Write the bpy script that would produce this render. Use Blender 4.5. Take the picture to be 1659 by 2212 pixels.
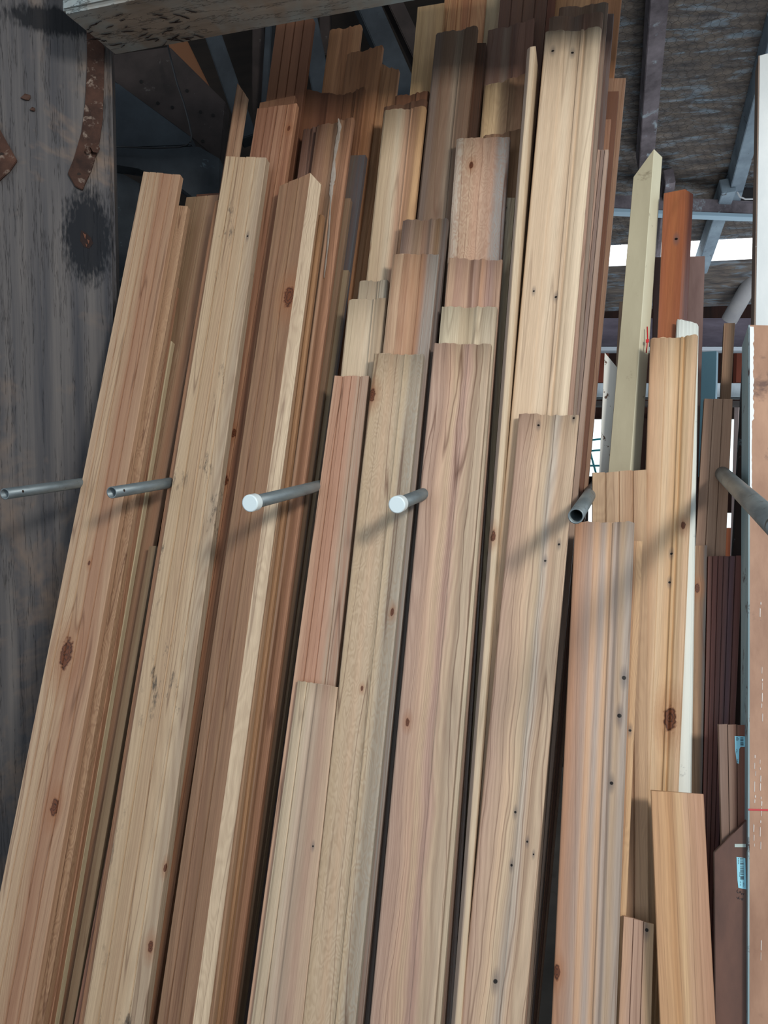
import bpy, bmesh, math, random
from mathutils import Vector, Matrix, noise as mnoise
random.seed(7)
S = bpy.context.scene
for o in list(bpy.data.objects): bpy.data.objects.remove(o)
COL = S.collection

# ---------------------------------------------------------------- camera
F = 1660.0; PHI = math.radians(3.65)
CAM = Vector((0, 0, 1.6))
FW = Vector((0, math.cos(PHI), -math.sin(PHI))); UP = Vector((0, math.sin(PHI), math.cos(PHI))); RT = Vector((1, 0, 0))
cd = bpy.data.cameras.new('camera'); cam = bpy.data.objects.new('camera', cd); COL.objects.link(cam)
cam.location = CAM; cam.rotation_euler = (math.pi/2 - PHI, 0, 0)
cd.sensor_fit = 'VERTICAL'; cd.sensor_height = 36.0; cd.lens = 36.0*F/2212.0
cd.clip_start = 0.05; cd.clip_end = 200
S.camera = cam
# ---------------------------------------------------------------- light
S.view_settings.view_transform = 'Standard'; S.view_settings.look = 'None'
S.view_settings.gamma = 1.0; S.view_settings.exposure = 0.0; S.view_settings.use_curve_mapping = False
W = bpy.data.worlds.new('daylight'); S.world = W; W.use_nodes = True
bg = W.node_tree.nodes['Background']; bg.inputs[0].default_value = (0.80, 0.90, 1.0, 1); bg.inputs[1].default_value = 0.98
LD = Vector((0.245, -0.905, 0.335)).normalized()                       # towards the open front of the shed
ld = bpy.data.lights.new('door_daylight', 'AREA'); ld.shape = 'RECTANGLE'; ld.size = 0.6; ld.size_y = 0.5
ld.energy = 88; ld.color = (1.0, 0.95, 0.88)
lo = bpy.data.objects.new('door_daylight', ld); COL.objects.link(lo)
lo.location = Vector((0.45, 2.0, 1.75)) + LD*3.7; lo.rotation_euler = LD.to_track_quat('Z', 'Y').to_euler()
# daylight entering the far side of the shed, lighting the roof lining
fd = bpy.data.lights.new('far_opening_daylight', 'AREA'); fd.shape = 'RECTANGLE'; fd.size = 3.0; fd.size_y = 1.6
fd.energy = 60; fd.color = (0.9, 0.95, 1.0)
fo = bpy.data.objects.new('far_opening_daylight', fd); COL.objects.link(fo)
fo.location = (3.4, 6.3, 0.9); fo.rotation_euler = Vector((-0.1, 0.25, -1)).to_track_quat('Z', 'Y').to_euler()

# ---------------------------------------------------------------- frames
def ray(x, y): return RT*((x-829.5)/F) + UP*((1106-y)/F) + FW
def at(x, y, d): return CAM + ray(x, y)*d
AZ = math.radians(17); LN = math.radians(19.9)
U = Vector((math.cos(AZ), -math.sin(AZ), 0))
B = Vector((math.sin(AZ)*math.sin(LN), math.cos(AZ)*math.sin(LN), math.cos(LN)))
N = U.cross(B); N = N if N.y < 0 else -N                 # rack plane normal, towards the viewer
P0 = at(1000, 740, 2.0)
def hit(x, y, w=0.0):
    r = ray(x, y); return CAM + r*(((P0 + N*w) - CAM).dot(N)/r.dot(N))
HB = Vector((math.sin(AZ), math.cos(AZ), 0))             # horizontal, away from viewer across the rack

# ---------------------------------------------------------------- helpers
def lin(h):
    h = h.lstrip('#'); r = []
    for i in (0, 2, 4):
        c = int(h[i:i+2], 16)/255; r.append(c/12.92 if c <= 0.04045 else ((c+0.055)/1.055)**2.4)
    return (*r, 1.0)
def wl(h, sat=0.80, val=0.99):
    r = lin(h); g = 0.3*r[0]+0.55*r[1]+0.15*r[2]
    return tuple((g+(c-g)*sat)*val for c in r[:3]) + (1.0,)
def link(name, me, mat=None, parent=None, smooth=False):
    o = bpy.data.objects.new(name, me); COL.objects.link(o)
    if mat: me.materials.append(mat)
    if parent: o.parent = parent
    if smooth:
        for p in me.polygons: p.use_smooth = True
    return o
def tag(o, label=None, cat=None, group=None, kind=None):
    if label: o['label'] = label
    if cat: o['category'] = cat
    if group: o['group'] = group
    if kind: o['kind'] = kind
    return o
def mesh_obj(name, bm, mat=None, parent=None, smooth=False):
    bmesh.ops.recalc_face_normals(bm, faces=bm.faces)
    me = bpy.data.meshes.new(name); bm.to_mesh(me); bm.free()
    return link(name, me, mat, parent, smooth)
def empty(name, loc):
    o = bpy.data.objects.new(name, None); COL.objects.link(o); o.location = loc; o.empty_display_size = 0.05
    bpy.context.view_layer.update(); return o

class NT:
    def __init__(s, name):
        s.m = bpy.data.materials.new(name); s.m.use_nodes = True; s.t = s.m.node_tree; s.n = s.t.nodes; s.bsdf = s.n['Principled BSDF']
    def node(s, typ, **k):
        nd = s.n.new(typ)
        for a, v in k.items():
            if a.startswith('i_'): nd.inputs[int(a[2:])].default_value = v
            else: setattr(nd, a, v)
        return nd
    def L(s, a, b): s.t.links.new(a, b)
    def math(s, op, a, b=None, c=None, clamp=False):
        nd = s.n.new('ShaderNodeMath'); nd.operation = op; nd.use_clamp = clamp
        for i, v in enumerate((a, b, c)):
            if v is None: continue
            if isinstance(v, (int, float)): nd.inputs[i].default_value = v
            else: s.L(v, nd.inputs[i])
        return nd.outputs[0]
    def comb(s, x, y, z):
        nd = s.n.new('ShaderNodeCombineXYZ')
        for i, v in enumerate((x, y, z)):
            if isinstance(v, (int, float)): nd.inputs[i].default_value = v
            else: s.L(v, nd.inputs[i])
        return nd.outputs[0]
    def noise(s, vec, scale, detail=2, rough=0.5, dist=0.0):
        nd = s.n.new('ShaderNodeTexNoise'); nd.inputs['Scale'].default_value = scale; nd.inputs['Detail'].default_value = detail
        nd.inputs['Roughness'].default_value = rough; nd.inputs['Distortion'].default_value = dist
        s.L(vec, nd.inputs['Vector']); return nd.outputs['Fac']
    def ramp(s, fac, stops, interp='LINEAR'):
        nd = s.n.new('ShaderNodeValToRGB'); cr = nd.color_ramp; cr.interpolation = interp
        while len(cr.elements) > 1: cr.elements.remove(cr.elements[-1])
        cr.elements[0].position = stops[0][0]; cr.elements[0].color = stops[0][1]
        for p, c in stops[1:]:
            e = cr.elements.new(p); e.color = c
        s.L(fac, nd.inputs[0]); return nd.outputs[0]
    def mix(s, fac, a, b, typ='MIX'):
        nd = s.n.new('ShaderNodeMix'); nd.data_type = 'RGBA'; nd.blend_type = typ; nd.clamp_factor = True
        for i, v in ((0, fac), (6, a), (7, b)):
            if isinstance(v, (int, float, tuple)): nd.inputs[i].default_value = v
            else: s.L(v, nd.inputs[i])
        return nd.outputs[2]
    def bump(s, h, strength=0.2, dist=0.002):
        nd = s.n.new('ShaderNodeBump'); nd.inputs['Strength'].default_value = strength; nd.inputs['Distance'].default_value = dist
        s.L(h, nd.inputs['Height']); s.L(nd.outputs[0], s.bsdf.inputs['Normal'])
G1 = (1, 1, 1, 1); G0 = (0, 0, 0, 1)

def wood(name, cols, width, seed, grain=0.5, curl=0.0, lines='7A4A2C', knots=(), holes=(), dirt=0.0, rough=0.6, stripes=0.35, warp=0.5):
    """Planed timber. uv.x = metres across the face, uv.y = metres down from the top end."""
    t = NT(name)
    uv = t.node('ShaderNodeUVMap').outputs[0]; sp = t.node('ShaderNodeSeparateXYZ'); t.L(uv, sp.inputs[0])
    x, y = sp.outputs[0], sp.outputs[1]
    # fibres bend round the knots
    kd = []
    for kx, ky, kr in knots:
        dx = t.math('SUBTRACT', x, kx); dy = t.math('MULTIPLY', t.math('SUBTRACT', y, ky), 0.45)
        d2 = t.math('ADD', t.math('MULTIPLY', dx, dx), t.math('MULTIPLY', dy, dy))
        den = t.math('ADD', d2, kr*kr*1.5)
        x = t.math('SUBTRACT', x, t.math('MULTIPLY', dx, t.math('DIVIDE', kr*kr*1.6, den)))
        kd.append((t.math('SQRT', d2), kr))
    sd = seed*3.17
    low = t.noise(t.comb(t.math('MULTIPLY', x, 5.0), t.math('MULTIPLY', y, 1.1), sd), 1.0, 2)
    x2 = t.math('ADD', x, t.math('MULTIPLY', t.math('SUBTRACT', low, 0.5), 0.035*warp))
    low2 = t.noise(t.comb(t.math('MULTIPLY', x, 20.0), t.math('MULTIPLY', y, 5.0), sd+3), 1.0, 2)
    x2 = t.math('ADD', x2, t.math('MULTIPLY', t.math('SUBTRACT', low2, 0.5), 0.011*warp))
    s_ = t.math('DIVIDE', x2, width, clamp=True)
    n = len(cols); stops = [((i+0.5)/n, wl(c)) for i, c in enumerate(cols)]
    col = t.ramp(s_, stops, 'EASE')
    # broad streaks
    st = t.noise(t.comb(t.math('MULTIPLY', x2, 60.0), t.math('MULTIPLY', y, 0.7), sd+5), 1.0, 3, 0.6)
    col = t.mix(t.math('MULTIPLY', t.ramp(st, [(0.35, G1), (0.62, G0)]), stripes), col, wl(lines), 'MIX')
    # growth rings as contours of a stretched field: straight lines to cathedral figure
    fld = t.noise(t.comb(t.math('MULTIPLY', x2, 9.0+curl*8), t.math('MULTIPLY', y, 0.55+curl*5.0), sd+9), 1.0, 2+curl*2, 0.5)
    ph = t.math('ADD', t.math('MULTIPLY', fld, 85.0), t.math('MULTIPLY', x2, 420.0*(1-curl*0.7)))
    cl = t.math('POWER', t.math('ABSOLUTE', t.math('SINE', ph)), 2.5)
    big = t.noise(t.comb(t.math('MULTIPLY', x2, 22.0), t.math('MULTIPLY', y, 0.5), sd+21), 1.0, 2)
    amt = t.math('MULTIPLY', t.math('MULTIPLY', cl, grain*0.55), t.ramp(big, [(0.3, (0.25,)*3+(1,)), (0.7, G1)]))
    col = t.mix(amt, col, wl(lines))
    # a few thin dark annual lines
    an = t.noise(t.comb(t.math('MULTIPLY', x2, 16.0), t.math('MULTIPLY', y, 0.35), sd+31), 1.0, 1)
    aa = t.math('ABSOLUTE', t.math('SUBTRACT', t.math('FRACT', t.math('MULTIPLY', an, 9.0)), 0.5))
    col = t.mix(t.math('MULTIPLY', t.ramp(aa, [(0.0, G1), (0.055, G0)]), 0.9*grain), col, lin('5E3A28'))
    fine = t.noise(t.comb(t.math('MULTIPLY', x, 900.0), t.math('MULTIPLY', y, 14.0), sd+2), 1.0, 2, 0.7)
    col = t.mix(0.32, col, t.ramp(fine, [(0.3, (0.42, 0.40, 0.38, 1)), (0.7, G1)]), 'MULTIPLY')
    if dirt:
        dn = t.noise(t.comb(t.math('MULTIPLY', x, 30.0), t.math('MULTIPLY', y, 9.0), sd+11), 1.0, 5, 0.75)
        col = t.mix(t.math('MULTIPLY', t.math('MULTIPLY', t.ramp(dn, [(0.56, G0), (0.66, G1)]), t.ramp(t.noise(t.comb(t.math('MULTIPLY', x, 9.0), t.math('MULTIPLY', y, 3.2), sd+17), 1.0, 2), [(0.52, G0), (0.62, G1)])), dirt), col, lin('5A4F44'))
    for dist, kr in kd:
        rn = t.math('ADD', dist, t.math('MULTIPLY', t.math('SUBTRACT', t.noise(uv, 90.0, 3), 0.5), kr*0.9))
        rel = t.math('DIVIDE', rn, kr)
        col = t.mix(t.ramp(t.math('MULTIPLY', rel, 0.33), [(0.3, (0.5,)*3+(1,)), (1.0, G0)]), col, lin('94603E'))
        ring = t.math('ABSOLUTE', t.math('SINE', t.math('MULTIPLY', rel, 9.0)))
        col = t.mix(t.ramp(rel, [(0.75, (0.95,)*3+(1,)), (1.0, G0)]), col, t.mix(ring, lin('2E1710'), lin('6A3A22')))
    for hx, hy, hr in holes:
        dx = t.math('SUBTRACT', sp.outputs[0], hx); dy = t.math('SUBTRACT', sp.outputs[1], hy)
        e = t.math('SQRT', t.math('ADD', t.math('MULTIPLY', dx, dx), t.math('MULTIPLY', t.math('MULTIPLY', dy, dy), 0.12)))
        d = t.math('SQRT', t.math('ADD', t.math('MULTIPLY', dx, dx), t.math('MULTIPLY', dy, dy)))
        col = t.mix(t.ramp(t.math('DIVIDE', e, hr*2.2), [(0.3, (0.5,)*3+(1,)), (1.0, G0)]), col, lin('4A4A50'))
        col = t.mix(t.ramp(t.math('DIVIDE', d, hr), [(0.75, G1), (1.0, G0)]), col, lin('140E0B'))
    t.L(col, t.bsdf.inputs['Base Color']); t.bsdf.inputs['Roughness'].default_value = rough
    t.bsdf.inputs['Specular IOR Level'].default_value = 0.35
    t.bump(t.math('ADD', fine, t.math('MULTIPLY', cl, 0.4)), 0.12, 0.001)
    return t.m

def rough_mat(name, a, b, scale=(3, 3, 3), c=None, cs=4.0, cth=(0.55, 0.65), rough=0.85, detail=6, bump=0.5, metallic=0.0, crack=0.0, use='Object'):
    """Weathered surface: two tones on a stretched noise, a third in blotches, bump."""
    t = NT(name); tc = t.node('ShaderNodeTexCoord').outputs[use]
    mp = t.node('ShaderNodeMapping'); mp.inputs['Scale'].default_value = scale; t.L(tc, mp.inputs[0])
    n1 = t.noise(mp.outputs[0], 1.0, detail, 0.65)
    col = t.ramp(n1, [(0.32, lin(a)), (0.68, lin(b))])
    if c:
        n2 = t.noise(tc, cs, 5, 0.7, 0.4)
        col = t.mix(t.ramp(n2, [(cth[0], G0), (cth[1], G1)]), col, lin(c))
    h = n1
    if crack:
        n3 = t.noise(mp.outputs[0], 1.1, 6, 0.7); a3 = t.math('ABSOLUTE', t.math('SUBTRACT', n3, 0.5))
        ck = t.ramp(a3, [(0.0, G1), (0.008, G0)])
        col = t.mix(t.math('MULTIPLY', ck, crack), col, (0.012, 0.011, 0.012, 1))
        h = t.math('SUBTRACT', n1, ck)
    t.L(col, t.bsdf.inputs['Base Color']); t.bsdf.inputs['Roughness'].default_value = rough; t.bsdf.inputs['Metallic'].default_value = metallic
    t.bsdf.inputs['Specular IOR Level'].default_value = 0.3
    t.bump(h, bump, 0.004); return t.m
def plain(name, h, rough=0.6, metallic=0.0):
    t = NT(name); t.bsdf.inputs['Base Color'].default_value = lin(h); t.bsdf.inputs['Roughness'].default_value = rough
    t.bsdf.inputs['Metallic'].default_value = metallic; return t.m

# ---------------------------------------------------------------- profiles: (s, z in mm), z <= 0 is behind the front plane
def grooves(pos, d=3.5, hw=0.016):
    p = [(0, -2), (0.015, 0)]
    for g in pos: p += [(g-hw, 0), (g-hw*0.3, -d), (g+hw*0.3, -d), (g+hw, 0)]
    return ('sharp', p + [(0.985, 0), (1, -2)])
PROF = {
 'flat': ('sharp', [(0, -1.5), (0.012, 0), (0.988, 0), (1, -1.5)]),
 'vj2': grooves((0.33, 0.66)), 'vj3': grooves((0.25, 0.5, 0.75)), 'vj4': grooves((0.17, 0.36, 0.56, 0.78)), 'vj5': grooves((0.14, 0.3, 0.46, 0.62, 0.8)),
 'vj3d': grooves((0.27, 0.52, 0.76), 5, 0.018),
 'arch': ('smooth', [(0, -5), (0.05, -1), (0.20, 0), (0.42, -1), (0.52, -6), (0.60, -9), (0.655, -6), (0.66, -3), (0.675, -3), (0.68, -6), (0.76, -2), (0.88, 0), (0.97, -2), (1, -6)]),
 'arch2': ('smooth', [(0, -3), (0.03, -1), (0.30, 0), (0.42, -5), (0.54, -8), (0.615, -6), (0.63, -2), (0.645, -6), (0.75, -8), (0.88, -4), (0.97, -3), (1, -5)]),
 'archl': ('smooth', [(0, -10), (0.10, -5), (0.24, -3), (0.245, -7), (0.26, -7), (0.265, -3), (0.36, -2), (0.46, -5), (0.53, 0), (0.8, 0), (0.97, 0), (1, -2)]),
 'wave': ('smooth', [(0, -3), (0.08, 0), (0.30, -1), (0.45, -8), (0.58, -5), (0.66, 0), (0.72, -4), (0.85, -1), (0.95, -1), (1, -5)]),
 'cove': ('smooth', [(0, -2), (0.04, 0), (0.28, -2), (0.42, -9), (0.55, -6), (0.64, -1), (0.645, -4), (0.80, -8), (0.9, -5), (0.97, -3), (1, -4)]),
 'convex': ('smooth', [(0, -4), (0.06, -1), (0.35, 0), (0.42, -5), (0.58, -7), (0.64, -5), (0.68, -8), (0.70, -8), (0.74, -4), (0.86, -1), (0.95, -5), (1, -12)]),
 'torus': ('smooth', [(0, -3), (0.02, 0), (0.32, 0), (0.36, -5), (0.48, -9), (0.60, -11), (0.64, -10), (0.65, -5), (0.69, -5), (0.70, -11), (0.78, -4), (0.88, -1), (0.96, -4), (1, -10)]),
 'bevr': ('sharp', [(0, -2), (0.015, 0), (0.20, 0), (0.212, -3), (0.222, -3), (0.234, 0), (0.46, 0), (0.472, -3), (0.482, -3), (0.494, 0), (0.70, 0), (0.76, 0), (0.765, -1), (0.995, -22), (1, -24)]),
 'bevr2': ('sharp', [(0, -2), (0.01, 0), (0.69, 0), (0.71, -1), (0.985, -30), (1, -32)]),
 'bevl': ('smooth', [(0, -34), (0.40, 0), (0.50, -1), (0.56, -6), (0.70, -8), (0.72, -4), (0.84, -9), (0.92, -12), (1, -16)]),
 'edge': ('sharp', [(0, -10), (0.36, -1), (0.40, 0), (0.97, 0), (1, -2)]),
 'bull': ('smooth', [(0, -10), (0.05, -4), (0.14, -1), (0.3, 0), (0.7, 0), (0.86, -1), (0.95, -4), (1, -10)]),
 'shallow': ('smooth', [(0, -3), (0.05, 0), (0.4, 0), (0.55, -4), (0.7, -1), (0.85, -3), (1, -5)]),
}
def sample(prof):
    kind, p = prof
    if kind == 'sharp': return list(p)
    out = []
    for i in range(len(p)-1):
        (a, za), (b, zb) = p[i], p[i+1]; k = 6 if b-a > 0.03 else 1
        for j in range(k):
            f = j/k; g = (1-math.cos(math.pi*f))/2; out.append((a+(b-a)*f, za+(zb-za)*g))
    out.append(p[-1]); return out

BO = {}; SEED = [0]
PAL = {}
def board(key, label, TL, TR, BL, BR, w=0.0, t=0.019, prof='flat', cols=('D2AE84', 'C79F78'), name='timber_board', cat='board', stop=None, knots=(), holes=(), mat=None, peak=None, mat2=None, **k):
    """A length of moulding or plank leaning in the rack. TL/TR its top corners, BL/BR points lower down its long edges; stands on the floor."""
    SEED[0] += 1
    tl, tr, bl, br = (hit(*q, w) for q in (TL, TR, BL, BR))
    O = tl.copy()
    loc = lambda p: ((p-O).dot(U), (p-O).dot(B))
    tr2, bl2, br2 = loc(tr), loc(bl), loc(br)
    vfl = (0.004 - O.z)/B.z if stop is None else loc(hit(*stop, w))[1]
    def ext(a, b_):
        f = (vfl-a[1])/(b_[1]-a[1]); return (a[0]+(b_[0]-a[0])*f, vfl)
    eL, eR = ext((0, 0), bl2), ext(tr2, br2)
    width = 0.5*(abs(tr2[0]) + abs(eR[0]-eL[0])); 
    pr = sample(PROF[prof]); bm = bmesh.new(); uvl = bm.loops.layers.uv.new('UVMap')
    rings = 14; rows = []; rb = random.Random(SEED[0]*13); bow = rb.uniform(-0.0012, 0.0012)
    for r in range(rings+1):
        f = r/rings; row = []
        for (s, z) in pr:
            X = (tr2[0]*s)*(1-f) + (eL[0]+(eR[0]-eL[0])*s)*f; Y = (tr2[1]*s)*(1-f) + vfl*f
            if peak and f < 0.999:
                ps, dy = peak; Y += dy*(s/ps if s < ps else (1-s)/(1-ps))*(1-f)
            if r == 0: Y += 0.0012*math.sin(s*37+SEED[0])           # saw-cut end is not perfectly straight
            row.append((bm.verts.new((X, Y, z/1000.0 + bow*math.sin(math.pi*f)*0.6)), s*width, -Y))
        back = []
        for s in (1.0, 0.0):
            X = (tr2[0]*s)*(1-f) + (eL[0]+(eR[0]-eL[0])*s)*f; Y = (tr2[1]*s)*(1-f) + vfl*f
            zb = min(-t, pr[-1 if s else 0][1]/1000.0-0.003)
            back.append((bm.verts.new((X, Y, zb + bow*math.sin(math.pi*f)*0.6)), s*width + (0.02 if s else -0.02), -Y))
        rows.append(row+back)
    m = len(rows[0])
    for r in range(rings):
        for i in range(m):
            j = (i+1) % m; q = [rows[r][i], rows[r][j], rows[r+1][j], rows[r+1][i]]
            fc = bm.faces.new([v[0] for v in q])
            us = [v[1] for v in q]
            if i == m-1: us = [-0.02, 0.0, 0.0, -0.02]
            for lp, v, uu in zip(fc.loops, q, us): lp[uvl].uv = (uu, v[2])
            if mat2 and i < m-3 and pr[i][0] >= mat2[0]-1e-6: fc.material_index = 1
            if prof != 'flat' and PROF[prof][0] == 'smooth' and i < m-3: fc.smooth = True
    for r in (0, rings):
        fc = bm.faces.new([v[0] for v in rows[r]])
        for lp, v in zip(fc.loops, rows[r]): lp[uvl].uv = (v[1], v[2])
    kk = [(loc(hit(a, b_, w))[1], a, b_, rr) for a, b_, rr in knots]
    def tolocal(a, b_):
        p = loc(hit(a, b_, w)); f = p[1]/vfl
        l = eL[0]*f; r_ = tr2[0]*(1-f)+eR[0]*f
        return ((p[0]-l)/(r_-l)*width, -p[1])
    K = [(*tolocal(a, b_), rr) for a, b_, rr in knots]; H = [(*tolocal(a, b_), rr) for a, b_, rr in holes]
    if mat is None: mat = wood('wood_'+key, cols, width, SEED[0], knots=K, holes=H, **k)
    o = mesh_obj(name, bm, mat)
    if mat2: o.data.materials.append(mat2[1])
    M = Matrix((U, B, N)).transposed().to_4x4(); M.translation = O; o.matrix_world = M
    # shift so the origin is the foot of the board
    foot = Vector(((eL[0]+eR[0])/2, vfl, 0)); o.data.transform(Matrix.Translation(-foot)); o.matrix_world = M @ Matrix.Translation(foot)
    tag(o, label, cat); o['board_offset'] = [foot.x, foot.y]
    del o['board_offset']
    BO[key] = o; bpy.context.view_layer.update(); return o

def bar(name, p0, p1, wd, dp, mat, upv=Vector((0, 0, 1)), parent=None, bevel=0.004):
    """Timber from p0 to p1: wd across, dp along upv."""
    d = p1-p0; L = d.length; d.normalize(); s = d.cross(upv).normalized(); v = s.cross(d).normalized()
    bm = bmesh.new(); bmesh.ops.create_cube(bm, size=1.0)
    for q in bm.verts: q.co = Vector((q.co.x*wd, (q.co.y+0.5)*L, q.co.z*dp))
    if bevel: bmesh.ops.bevel(bm, geom=list(bm.edges), offset=bevel, segments=2, affect='EDGES')
    o = mesh_obj(name, bm, mat)
    M = Matrix((s, d, v)).transposed().to_4x4(); M.translation = p0; o.matrix_world = M
    if parent: o.parent = parent; o.matrix_parent_inverse = parent.matrix_world.inverted()
    return o
def tube(name, pts, r, mat, seg=20, parent=None, wall=None, smooth=True):
    """Round bar or (wall given) hollow pipe along pts."""
    bm = bmesh.new()
    def rings(rad):
        out = []
        for i, p in enumerate(pts):
            d = (pts[min(i+1, len(pts)-1)] - pts[max(i-1, 0)]).normalized()
            a = d.cross(Vector((0, 0, 1)) if abs(d.z) < 0.9 else Vector((1, 0, 0))).normalized(); b_ = d.cross(a)
            out.append([bm.verts.new(p + (a*math.cos(2*math.pi*k/seg) + b_*math.sin(2*math.pi*k/seg))*rad) for k in range(seg)])
        return out
    A = rings(r)
    for i in range(len(A)-1):
        for k in range(seg): bm.faces.new((A[i][k], A[i][(k+1) % seg], A[i+1][(k+1) % seg], A[i+1][k]))
    if wall:
        Bn = rings(r-wall)
        for i in range(len(A)-1):
            for k in range(seg): bm.faces.new((Bn[i][k], Bn[i+1][k], Bn[i+1][(k+1) % seg], Bn[i][(k+1) % seg]))
        for i in (0, -1):
            for k in range(seg): bm.faces.new((A[i][k], A[i][(k+1) % seg], Bn[i][(k+1) % seg], Bn[i][k]))
    else:
        bm.faces.new(A[0]); bm.faces.new(A[-1])
    o = mesh_obj(name, bm, mat, None, smooth)
    if smooth:
        for p in o.data.polygons:
            if len(p.vertices) > 4: p.use_smooth = False
    if parent: o.parent = parent; o.matrix_parent_inverse = parent.matrix_world.inverted()
    return o
def prism(name, pts, thick, mat, parent=None, direction=None, bevel=0.0):
    """Solid plate with outline pts (world, coplanar), thickened along direction."""
    nrm = (pts[1]-pts[0]).cross(pts[2]-pts[0]).normalized()
    d = direction if direction is not None else (nrm if nrm.y > 0 else -nrm)
    bm = bmesh.new(); a = [bm.verts.new(p) for p in pts]; b_ = [bm.verts.new(p+d*thick) for p in pts]
    bm.faces.new(a); bm.faces.new(b_); k = len(pts)
    for i in range(k): bm.faces.new((a[i], a[(i+1) % k], b_[(i+1) % k], b_[i]))
    if bevel: bmesh.ops.bevel(bm, geom=list(bm.edges), offset=bevel, segments=2, affect='EDGES')
    o = mesh_obj(name, bm, mat)
    if parent: o.parent = parent; o.matrix_parent_inverse = parent.matrix_world.inverted()
    return o

# ================================================================ setting
M_floor = rough_mat('concrete_floor', '4A4642', '6B655E', (2, 2, 2), '35322F', 1.5)
bm = bmesh.new(); bmesh.ops.create_grid(bm, x_segments=2, y_segments=2, size=1)
for v in bm.verts: v.co = Vector((v.co.x*7, v.co.y*7+4.5, 0))
tag(mesh_obj('floor', bm, M_floor), kind='structure')

M_wall = rough_mat('tarred_wall', '14110F', '241D18', (1, 1, 9), rough=0.95)
def box_uv(name, O, ax, ay, az_, sx, sy, sz, mat, kind=None, bevel=0.0):
    """Box with corner O and edge vectors ax*sx, ay*sy, az_*sz."""
    bm = bmesh.new(); bmesh.ops.create_cube(bm, size=1.0)
    for q in bm.verts: q.co = Vector(((q.co.x+0.5)*sx, (q.co.y+0.5)*sy, (q.co.z+0.5)*sz))
    if bevel: bmesh.ops.bevel(bm, geom=list(bm.edges), offset=bevel, segments=3, affect='EDGES')
    o = mesh_obj(name, bm, mat); M = Matrix((ax, ay, az_)).transposed().to_4x4(); M.translation = O; o.matrix_world = M
    if kind: o['kind'] = kind
    return o
Z = Vector((0, 0, 1))
# boarded wall behind the left bays, and a low wall on under the right bay
q = hit(1225, 1000, -0.45); wb = Vector((q.x, q.y, 0)) + HB*1.7
box_uv('wall_rear', wb - U*7.0, U, HB, Z, 7.0, 0.06, 5.2, M_wall, 'structure')
box_uv('wall_low', wb, U, HB, Z, 4.0, 0.06, 0.95, M_wall, 'structure')

# roof lining, falling away from the viewer
RO = at(1330, 430, 6.0); RHv = (at(1640, 443, 6.15)-RO).normalized(); RDv = ray(1278, 1582).normalized()
RN = RHv.cross(RDv).normalized(); RN = RN if RN.z > 0 else -RN
def roof(x, y, off=0.0):
    r = ray(x, y); return CAM + r*(((RO + RN*off) - CAM).dot(RN)/r.dot(RN))
t = NT('foil_lining'); tc = t.node('ShaderNodeTexCoord').outputs['Object']
mp = t.node('ShaderNodeMapping'); mp.inputs['Scale'].default_value = (3.0, 13, 3); t.L(tc, mp.inputs[0])
n1 = t.noise(mp.outputs[0], 1.6, 6, 0.65, 0.6); n2 = t.noise(mp.outputs[0], 1.0, 4, 0.7, 0.8)
c1 = t.ramp(n1, [(0.3, lin('2A282E')), (0.7, lin('74685C'))]); c1 = t.mix(t.ramp(n2, [(0.52, G0), (0.70, (0.85,)*3+(1,))]), c1, lin('7F97A8'))
t.L(c1, t.bsdf.inputs['Base Color']); t.bsdf.inputs['Roughness'].default_value = 0.5; t.bump(n1, 1.0, 0.03); M_foil = t.m
def roof_sheet(name, a, b, x0=-7.0, x1=5.0, mat=M_foil, kind='structure'):
    """strip of roof between slope distances a and b (metres down from RO)"""
    M = Matrix((RHv, RDv, RN)).transposed().to_4x4(); M.translation = RO
    bm = bmesh.new(); bmesh.ops.create_cube(bm, size=1.0)
    for q in bm.verts: q.co = Vector(((x0+x1)/2 + q.co.x*(x1-x0), (a+b)/2 + q.co.y*(b-a), 0.02+q.co.z*0.03))
    o = mesh_obj(name, bm, mat); o.matrix_world = M
    if kind: o['kind'] = kind
    return o
def sl(x, y): return (roof(x, y)-RO).dot(RDv)
s1, s2, s3 = sl(1480, 500), sl(1480, 545), sl(1480, 642)
roof_sheet('ceiling', -9.0, s1); 
t = NT('translucent_sheet'); t.bsdf.inputs['Base Color'].default_value = (1, 1, 1, 1); t.bsdf.inputs['Emission Color'].default_value = (0.96, 0.99, 1, 1); t.bsdf.inputs['Emission Strength'].default_value = 2.2; M_sky = t.m
roof_sheet('window_1', s1, s2, mat=M_sky); roof_sheet('ceiling_far', s2, s3)
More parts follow.
